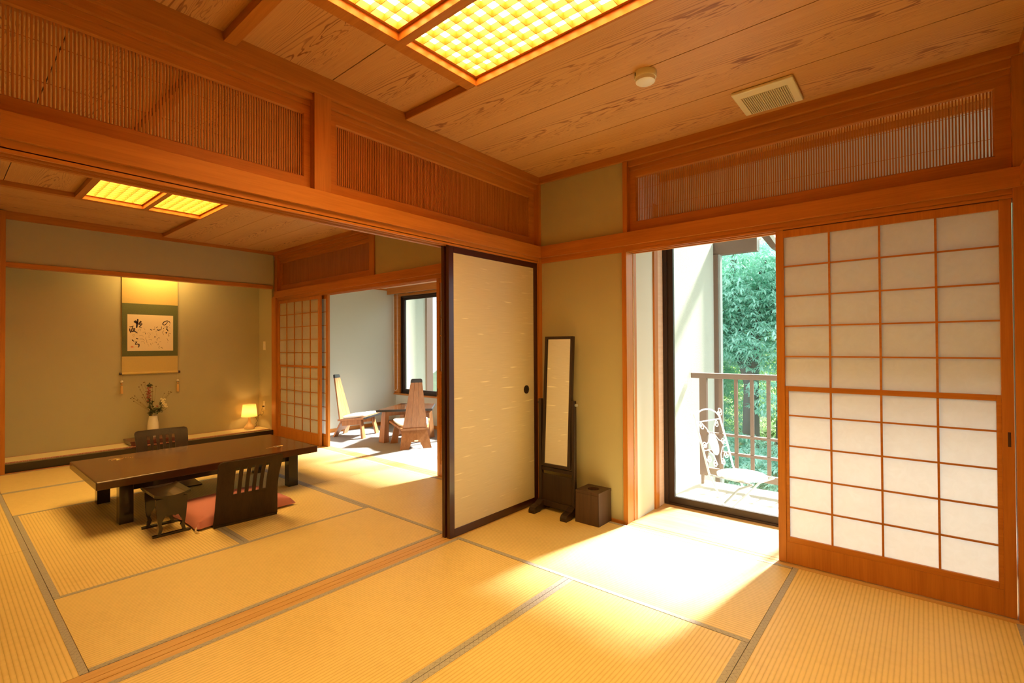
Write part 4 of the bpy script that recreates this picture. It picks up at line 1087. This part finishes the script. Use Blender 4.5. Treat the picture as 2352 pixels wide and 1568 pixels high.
# table lamp
o = thing('table_lamp', 'small glowing table lamp in the alcove corner', 'lamp', (-4.84, -0.203, 0.086))
B().lathe([(0.040, 0), (0.062, 0.004), (0.066, 0.018), (0.062, 0.035), (0.045, 0.055), (0.026, 0.078), (0.018, 0.105), (0.014, 0.14), (0.0145, 0.185), (0.012, 0.19)], 28).build('lamp_base', M['lampbase'], o, smooth=True)
b = B(); n = 40
rings = [[(r*math.cos(2*PI*i/n), r*math.sin(2*PI*i/n), z) for i in range(n)] for r, z in ((0.100, 0.172), (0.097, 0.19), (0.083, 0.325), (0.082, 0.337))]
b.loft(rings, cap=False); b.build('lamp_shade', M['shade'], o, smooth=True)
B().ball((0, 0, 0.245), 0.024, 14).build('bulb', M['bulb'], o, smooth=True)
B().tube([(0, 0, 0.185), (0, 0, 0.225)], 0.010, 10).build('socket', M['white'], o)
rel(B().tube([(-4.80, -0.16, 0.10), (-4.80, -0.125, 0.13), (-4.81, -0.13, 0.16), (-4.80, -0.11, 0.19), (-4.81, -0.14, 0.25), (-4.82, -0.10, 0.262), (-4.815, -0.06, 0.27), (-4.81, -0.055, 0.34), (-4.80, -0.04, 0.375), (-4.79, -0.03, 0.385)], 0.0022, 6), o).build('power_cord', M['black'], o, smooth=True)
rel(B().tube([(-4.82, -0.06, 0.28), (-4.84, -0.04, 0.255), (-4.82, -0.03, 0.275), (-4.79, -0.03, 0.31), (-4.81, -0.04, 0.315), (-4.85, -0.03, 0.305)], 0.0022, 6), o).build('cord_loop', M['black'], o, smooth=True)
rel(B().box(-4.81, -4.785, -0.05, -0.022, 0.378, 0.392, 0.003), o).build('plug', M['black'], o)
o = thing('wall_outlet', 'cream electrical outlet plate beside the table lamp', 'outlet', (-4.80, -0.018, 0.394))
rel(B().box(-4.838, -4.766, -0.021, -0.014, 0.336, 0.453, 0.002), o).build('plate', M['beige'], o)
rel(B().box(-4.822, -4.782, -0.0235, -0.020, 0.355, 0.43, 0.001), o).build('socket_insert', M['white'], o)
o = thing('light_switch', 'small cream light switch on the alcove side wall', 'switch', (-4.80, -0.018, 1.226))
rel(B().box(-4.838, -4.768, -0.021, -0.014, 1.167, 1.287, 0.002), o).build('plate', M['beige'], o)
rel(B().box(-4.818, -4.788, -0.025, -0.020, 1.20, 1.255, 0.001), o).build('rocker', M['white'], o)
# concealed alcove tube lamp behind the lintel
o = thing('alcove_tube_lamp', 'tube lamp hidden behind the alcove lintel, lighting the scroll', 'lamp', (-4.68, -1.20, 2.10))
rel(B().tube([(-4.69, -1.50, 2.16), (-4.69, -1.00, 2.16)], 0.014, 12), o).build('tube', M['tube'], o)
rel(B().box(-4.66, -4.622, -1.56, -0.94, 2.14, 2.18), o).build('housing', M['white'], o)

# ================================================================== MIRROR, BIN, CEILING FITTINGS
o = thing('standing_mirror', 'tall narrow mirror in dark wooden stand in the room corner', 'mirror', (0.23, -0.125, 0))
def mq(x0, x1, z0, z1, q0, q1, bev=0.0):   # box in the tilted mirror plane
    b = B(); b.box(x0, x1, q0, q1, z0, z1, bev)
    M_ = Matrix.Translation((0, -0.150, 0.33)) @ Matrix.Rotation(math.radians(-3.4), 4, 'X') @ Matrix.Translation((0, 0.150, -0.33))
    bmesh.ops.transform(b.bm, matrix=M_, verts=b.bm.verts); return b
xa, xb = 0.108, 0.352
b = mq(xa, xa+0.021, 0.33, 1.272, -0.150, -0.122, 0.002)
for a in ((xb-0.021, xb, 0.33, 1.272), (xa+0.021, xb-0.021, 0.33, 0.351), (xa+0.021, xb-0.021, 1.251, 1.272)):
    c = mq(*a, -0.150, -0.122, 0.002); me = bpy.data.meshes.new('tmp'); c.bm.to_mesh(me); b.bm.from_mesh(me); c.bm.free(); bpy.data.meshes.remove(me)
rel(b, o).build('mirror_frame', M['dark'], o)
rel(mq(xa+0.020, xb-0.020, 0.350, 1.252, -0.142, -0.138), o).build('mirror_glass', M['mirror'], o)
for x in (0.072, 0.360):
    b = B(); b.box(x, x+0.025, -0.135, -0.103, 0.03, 0.815, 0.004)
    rel(b, o).build('upright', M['dark'], o)
    rel(B().tube([(x-0.008 if x < 0.2 else x+0.02, -0.119, 0.785), (x if x < 0.2 else x+0.040, -0.119, 0.785)], 0.010, 14), o).build('pivot_knob', M['metal_g'] if x > 0.2 else M['dark'], o, smooth=True)
rel(B().box(0.097, 0.360, -0.128, -0.108, 0.292, 0.318, 0.002), o).build('cross_rail', M['dark'], o)
rel(B().box(0.097, 0.360, -0.124, -0.112, 0.075, 0.268, 0.001), o).build('lower_panel', M['dark'], o)
rel(B().box(0.085, 0.370, -0.130, -0.106, 0.035, 0.075, 0.002), o).build('bottom_rail', M['dark'], o)
for x in (0.062, 0.335):
    prof_ = [(-0.245, 0.0), (-0.245, 0.022), (-0.232, 0.040), (-0.205, 0.048), (-0.175, 0.052), (-0.15, 0.066), (-0.135, 0.075), (-0.10, 0.075), (-0.085, 0.062), (-0.06, 0.050), (-0.02, 0.042), (-0.012, 0.02), (-0.012, 0.0), (-0.06, 0.0), (-0.08, 0.014), (-0.15, 0.014), (-0.175, 0.0)]
    bb = B(); va = [bb.bm.verts.new(Vector((x, *p))) for p in prof_]; vb = [bb.bm.verts.new(Vector((x+0.052, *p))) for p in prof_]
    fa = bb.bm.faces.new(va); fb = bb.bm.faces.new(list(reversed(vb))); n_ = len(prof_)
    for i in range(n_): bb.bm.faces.new((va[i], vb[i], vb[(i+1) % n_], va[(i+1) % n_]))
    bb.bm.normal_update(); bmesh.ops.triangulate(bb.bm, faces=[fa, fb])
    rel(bb, o).build('foot', M['dark'], o)

o = thing('waste_bin', 'square dark wooden bin with round hole beside the mirror', 'bin', (0.51, -0.093, 0))
b = B(); x0, x1, y0, y1 = 0.420, 0.600, -0.180, -0.009
b.loft([[(x0-.003, y0-.003, 0), (x1+.003, y0-.003, 0), (x1+.003, y1+.001, 0), (x0-.003, y1+.001, 0)], [(x0, y0, 0.2), (x1, y0, 0.2), (x1, y1, 0.2), (x0, y1, 0.2)]])
bmesh.ops.bevel(b.bm, geom=[e for e in b.bm.edges if abs(e.verts[0].co.z-e.verts[1].co.z) > 0.1], offset=0.003, segments=2, affect='EDGES')
rel(b, o).build('bin_body', M['bin'], o)
b = B(); cx_, cy_, rr_ = 0.510, -0.092, 0.040; n = 32
outer = []
for i in range(n):
    a = 2*PI*i/n + PI/4; c_, s_ = math.cos(a), math.sin(a); k = 1/max(abs(c_), abs(s_))
    outer.append((cx_+0.0905*c_*k, cy_+0.086*s_*k))
inner = [(cx_+rr_*math.cos(2*PI*i/n+PI/4), cy_+rr_*math.sin(2*PI*i/n+PI/4)) for i in range(n)]
R_ = [[b.bm.verts.new(Vector((*p, z))) for p in ring] for ring, z in ((outer, 0.2005), (outer, 0.219), (inner, 0.219), (inner, 0.2005))]
for A, D in zip(R_, R_[1:]+R_[:1]):
    for i in range(n): b.bm.faces.new((A[i], A[(i+1) % n], D[(i+1) % n], D[i]))
rel(b, o).build('lid', M['bin'], o)
rel(B().lathe([(0.039, 0.2008), (0.039, 0.2012)], 24, (cx_, cy_, 0)), o).build('hole_shade_disc', M['black'], o)  # black disc stands in for the shade inside the hole

o = thing('smoke_detector', 'round cream smoke detector on the front room ceiling', 'detector', (1.255, -0.84, 2.50))
B().lathe([(0.052, 0.0), (0.052, -0.024), (0.049, -0.028), (0.046, -0.028)], 36).build('base', M['beige'], o, smooth=True)
B().lathe([(0.046, -0.026), (0.045, -0.044), (0.040, -0.048), (0.0005, -0.049)], 36).build('cap', M['white'], o, smooth=True)
B().box(-0.033, -0.029, -0.0445, -0.041, -0.022, -0.006).build('slot', M['black'], o)

o = thing('ceiling_vent', 'rectangular cream ventilation grille on the ceiling near the right transom', 'vent', (1.65, -0.235, 2.50))
b = B(); x0, x1, y0, y1 = 1.508, 1.790, -0.374, -0.085
b.box(x0, x1, y0, y1, 2.482, 2.4995, 0.006)
rel(b, o).build('cover_frame', M['beige'], o)
rel(B().box(1.540, 1.752, -0.312, -0.100, 2.4812, 2.4825), o).build('grille_opening', M['beige_d'], o)
b = B()
for i in range(23):
    x = 1.540 + i*0.212/22; b.box(x-0.0017, x+0.0017, -0.312, -0.100, 2.4795, 2.4815)
for j in range(29):
    y = -0.312 + j*0.212/28; b.box(1.540, 1.752, y-0.0007, y+0.0007, 2.4800, 2.4814)
rel(b, o).build('grille_bars', M['beige'], o)

# ================================================================== BALCONY CHAIR
o = thing('garden_chair', 'white wrought-iron folding chair on the balcony', 'chair', (1.166, 1.03, -0.22), math.radians(-14))
SH = 0.42
B().lathe([(0.165, SH-0.022), (0.178, SH-0.018), (0.180, SH-0.004), (0.172, SH), (0.0005, SH+0.001)], 40).build('seat', M['metal_w'], o, smooth=True)
for sy in (-1, 1):
    y = sy*0.175
    B().tube([(-0.30, y, 0.86), (-0.22, y, 0.60), (-0.17, y, SH), (-0.06, y, 0.22), (0.18, y, 0.0)], 0.008, 8).build('back_leg', M['metal_w'], o, smooth=True)
    y2 = sy*0.155
    B().tube([(0.17, y2, SH-0.02), (0.06, y2, 0.34), (-0.06, y2, 0.20), (-0.24, y2, 0.0)], 0.009, 8).build('front_leg', M['metal_g'], o, smooth=True)
B().tube([(-0.17, -0.175, SH-0.015), (0.15, -0.155, SH-0.02)], 0.006, 6).tube([(-0.17, 0.175, SH-0.015), (0.15, 0.155, SH-0.02)], 0.006, 6).tube([(-0.24, -0.155, 0.01), (-0.24, 0.155, 0.01)], 0.007, 6).tube([(0.18, -0.175, 0.008), (0.18, 0.175, 0.008)], 0.007, 6).build('stretchers', M['metal_g'], o, smooth=True)
def bp_(y, z):     # point on the leaning back plane
    t = (z-SH)/(0.86-SH); return (-0.17-0.13*t, y, z)
def scroll(b, c, r, a0, turns, sg):
    pts = []
    for i in range(22):
        f = i/21; a = a0+sg*turns*2*PI*f; rr = r*(1-0.78*f); pts.append(bp_(c[0]+rr*math.cos(a), c[1]+rr*math.sin(a)))
    b.tube(pts, 0.004, 5)
b = B()
b.tube([bp_(-0.175, 0.80), bp_(0.175, 0.80)], 0.005, 6)
b.tube([bp_(0.175*math.cos(PI-i*PI/16), 0.80+0.09*math.sin(i*PI/16)) for i in range(17)], 0.006, 6)
for sy in (-1, 1):
    scroll(b, (sy*0.20, 0.86), 0.032, -PI/2, 1.3, sy)
    scroll(b, (sy*0.10, 0.765), 0.030, PI/2, 1.3, -sy); scroll(b, (sy*0.13, 0.62), 0.028, 0 if sy > 0 else PI, 1.3, sy)
    scroll(b, (sy*0.12, 0.52), 0.03, 0 if sy > 0 else PI, 1.3, -sy); scroll(b, (sy*0.055, 0.47), 0.026, PI/2, 1.2, -sy)
    b.tube([bp_(sy*0.10, 0.79), bp_(sy*0.05, 0.74), bp_(sy*0.03, 0.70), bp_(sy*0.075, 0.64), bp_(sy*0.165, 0.60)], 0.004, 5)
    b.tube([bp_(sy*0.165, 0.585), bp_(sy*0.10, 0.58), bp_(sy*0.05, 0.53), bp_(sy*0.03, 0.46)], 0.004, 5)
b.build('back_scrollwork', M['metal_w'], o, smooth=True)
b = B(); b.loft([[bp_(0.055*math.cos(2*PI*i/24), 0.615+0.085*math.sin(2*PI*i/24)) for i in range(24)], [tuple(Vector(bp_(0.055*math.cos(2*PI*i/24), 0.615+0.085*math.sin(2*PI*i/24)))-Vector((0.006, 0, 0))) for i in range(24)]])
b.build('oval_splat', M['metal_w'], o)

# ================================================================== TREES AND HILLSIDE
rng = np.random.default_rng(11)
def foliage_mesh(name, mat, blobs, n_whorl, parent, leaf=0.12, k=6):
    """whorls of drooping lance leaves spread through ellipsoid blobs (x,y,z,rx,ry,rz)"""
    bl = np.array(blobs, float); vol = bl[:, 3]*bl[:, 4]*bl[:, 5]; pk = rng.choice(len(bl), n_whorl, p=vol/vol.sum())
    d = rng.normal(size=(n_whorl, 3)); d /= np.linalg.norm(d, axis=1)[:, None]
    r = rng.random(n_whorl)**0.33
    c = bl[pk, :3] + d*bl[pk, 3:6]*r[:, None]
    base = rng.random(n_whorl)*2*np.pi
    ang = base[:, None] + np.arange(k)[None]*2*np.pi/k + rng.normal(0, 0.15, (n_whorl, k))
    droop = rng.uniform(-1.0, 0.25, (n_whorl, k)); L = leaf*rng.uniform(0.7, 1.25, (n_whorl, k))
    dx, dy, dz = np.cos(ang)*np.cos(droop), np.sin(ang)*np.cos(droop), np.sin(droop)
    D = np.stack([dx, dy, dz], -1); S = np.stack([-np.sin(ang), np.cos(ang), np.zeros_like(ang)], -1)
    D[..., 0] += 0.15*d[:, None, 0]; 
    c4 = c[:, None, :]; Lx = L[..., None]
    v0 = c4+D*Lx*0.08; v1 = c4+D*Lx*0.6+S*Lx*0.15; v2 = c4+D*Lx-np.array([0, 0, 1])*Lx*0.12; v3 = c4+D*Lx*0.6-S*Lx*0.15
    V = np.stack([v0, v1, v2, v3], 2).reshape(-1, 3).astype(np.float32)
    nq = len(V)//4
    me = bpy.data.meshes.new(name); me.vertices.add(len(V)); me.vertices.foreach_set('co', V.ravel())
    me.loops.add(nq*4); me.loops.foreach_set('vertex_index', np.arange(nq*4, dtype=np.int32))
    me.polygons.add(nq); me.polygons.foreach_set('loop_start', np.arange(0, nq*4, 4, dtype=np.int32)); me.polygons.foreach_set('loop_total', np.full(nq, 4, dtype=np.int32))
    me.update(); me.materials.append(mat)
    o = bpy.data.objects.new(name, me); C.objects.link(o); o.parent = parent
    if parent is not None: o.location = -Vector(parent.location)
    return o
def tree(x, y, zb, h, blobs, n, label, lm, limbs, r=0.16, leaf=0.12):
    t = thing('tree', label, 'tree', (x, y, zb), 0, 'trees beyond the balcony')
    b = B()
    for pts, r0, r1 in limbs:
        m = len(pts); b.tube(pts, [r0+(r1-r0)*i/(m-1) for i in range(m)], 10)
    rel(b, t).build('trunk', M['bark'], t, smooth=True)
    foliage_mesh('foliage', lm, blobs, n, t, leaf)
# camera sees the garden along a narrow wedge around direction (-0.24, 0.97)
GZ = -3.2
tree(-0.55, 8.0, GZ, 7, [(-0.9, 8.2, 2.6, 1.6, 1.0, 1.0), (-1.3, 8.0, 1.5, 1.1, 0.9, 0.7), (-0.3, 7.8, 1.25, 0.9, 0.7, 0.55), (-0.2, 8.0, 2.1, 0.8, 0.8, 0.6), (0.9, 8.6, 2.4, 1.4, 1.0, 1.4), (-1.6, 8.6, 0.5, 0.6, 0.6, 0.5), (-0.1, 7.6, 0.25, 0.35, 0.4, 0.5), (1.2, 8.2, 0.6, 0.9, 0.7, 0.8)], 11500,
     'forked tree directly beyond the railing with drooping blue-green leaves', M['leaf1'],
     [([(-0.50, 8.0, GZ), (-0.52, 8.0, -1.0), (-0.50, 8.0, 0.4), (-0.75, 8.05, 1.2), (-0.9, 8.1, 2.0), (-0.85, 8.1, 3.2)], 0.20, 0.06),
      ([(-0.50, 8.0, 0.3), (-0.42, 8.0, 1.1), (-0.38, 8.0, 2.0), (-0.25, 8.1, 3.0)], 0.13, 0.05), ([(-0.75, 8.05, 1.2), (-1.25, 8.1, 1.7), (-1.6, 8.1, 2.4)], 0.06, 0.02)])
tree(-1.75, 9.5, GZ, 7, [(-2.0, 9.8, 2.0, 1.6, 1.0, 2.2), (-2.2, 9.6, -0.3, 1.4, 0.9, 1.2), (-3.6, 10, 1.0, 1.6, 1.2, 3.0)], 9000,
     'leafy tree left of the forked one, filling the view beside the post', M['leaf1'],
     [([(-1.70, 9.5, GZ), (-1.70, 9.5, -0.6), (-1.62, 9.5, 0.6), (-1.75, 9.6, 1.8), (-1.9, 9.6, 3.2)], 0.16, 0.05)])
tree(0.6, 12.0, GZ, 9, [(0.0, 12.5, 3.6, 3.2, 1.4, 2.2), (-0.2, 12.0, 0.4, 2.6, 1.2, 1.4), (3.5, 12, 2.0, 2.2, 1.5, 3.2)], 11000,
     'tall yellow-green tree standing farther back in the garden', M['leaf2'],
     [([(-0.75, 12.0, GZ), (-0.72, 12.0, 1.0), (-0.85, 12.0, 4.0)], 0.17, 0.08), ([(0.35, 12.3, GZ), (0.30, 12.3, 4.5)], 0.12, 0.06)], leaf=0.14)
tree(-3.2, 14.0, GZ, 9, [(-3.2, 14.0, 2.8, 2.6, 1.5, 3.0), (-1.6, 14.5, -0.6, 2.2, 1.2, 1.3), (-6.0, 14.0, 2.0, 2.4, 1.4, 3.4)], 9000,
     'tall background tree at the left of the garden view', M['leaf2'],
     [([(-3.0, 14.0, GZ), (-3.0, 14.0, 4.5)], 0.16, 0.07)], leaf=0.15)
t = thing('shrub_bank', 'low leafy undergrowth just below the balcony railing', 'shrub', (0.3, 6.0, -2.0))
b = B()
for i in range(14): b.tube([(-1.6+i*0.35, 6.0+0.3*math.sin(i), GZ), (-1.6+i*0.35, 6.0, -1.3)], 0.03, 6)
rel(b, t).build('stems', M['bark'], t)
foliage_mesh('foliage', M['leaf1'], [(-1.2, 6.2, -0.95, 1.0, 0.7, 0.6), (0.0, 6.0, -1.1, 1.1, 0.7, 0.55), (1.2, 6.2, -1.0, 1.1, 0.8, 0.6), (-0.6, 7.2, -1.2, 1.6, 0.8, 0.7)], 5200, t, 0.11)
t['kind'] = 'stuff'
b = B(); nx_, ny_ = 24, 14; G = {}
for i in range(nx_+1):
    for j in range(ny_+1):
        x = -22+44*i/nx_; y = 3.2+22*j/ny_; z = GZ+0.2*math.sin(x*0.9)+0.15*math.cos(y*1.3) + max(0, y-11)*0.42
        G[(i, j)] = b.bm.verts.new(Vector((x, y, z)))
for i in range(nx_):
    for j in range(ny_): b.bm.faces.new((G[(i, j)], G[(i+1, j)], G[(i+1, j+1)], G[(i, j+1)]))
g = b.build('ground', M['soil'], smooth=True); g['kind'] = 'structure'

# ================================================================== LIGHT
w = bpy.data.worlds.new('sky'); scn.world = w; w.use_nodes = True; nt = w.node_tree; nt.nodes.clear()
ow = nt.nodes.new('ShaderNodeOutputWorld'); bg = nt.nodes.new('ShaderNodeBackground')
bg.inputs[0].default_value = (0.80, 0.92, 1.0, 1); bg.inputs[1].default_value = 2.6
nt.links.new(bg.outputs[0], ow.inputs[0])
sun = bpy.data.lights.new('sun', 'SUN'); sun.energy = 30.0; sun.angle = math.radians(6); sun.color = (1.0, 0.97, 0.92)
so = bpy.data.objects.new('sun', sun); C.objects.link(so)
so.rotation_euler = Vector((-0.15, -1.0, -0.88)).to_track_quat('-Z', 'Y').to_euler(); so.location = (6, 8, 6)

# ================================================================== CAMERA
cam = bpy.data.cameras.new('camera'); co = bpy.data.objects.new('camera', cam); C.objects.link(co); scn.camera = co
cam.sensor_width = 36; cam.sensor_fit = 'HORIZONTAL'; cam.lens = 36*1123.976/2352; cam.clip_start = 0.02; cam.clip_end = 200
yaw, pitch, roll = 0.698989, 0.0098533, -0.0056384
f = Vector((-math.sin(yaw)*math.cos(pitch), math.cos(yaw)*math.cos(pitch), math.sin(pitch)))
r0 = Vector((math.cos(yaw), math.sin(yaw), 0)); u0 = r0.cross(f)
r = math.cos(roll)*r0 + math.sin(roll)*u0; u = -math.sin(roll)*r0 + math.cos(roll)*u0
mw = Matrix.Identity(4)
for i in range(3):
    mw[i][0] = r[i]; mw[i][1] = u[i]; mw[i][2] = -f[i]
mw[0][3], mw[1][3], mw[2][3] = 2.256, -3.03, 1.2
co.matrix_world = mw
scn.view_settings.view_transform = 'Standard'; scn.view_settings.look = 'None'
scn.view_settings.exposure = 0.0; scn.view_settings.gamma = 1.0; scn.view_settings.use_curve_mapping = False
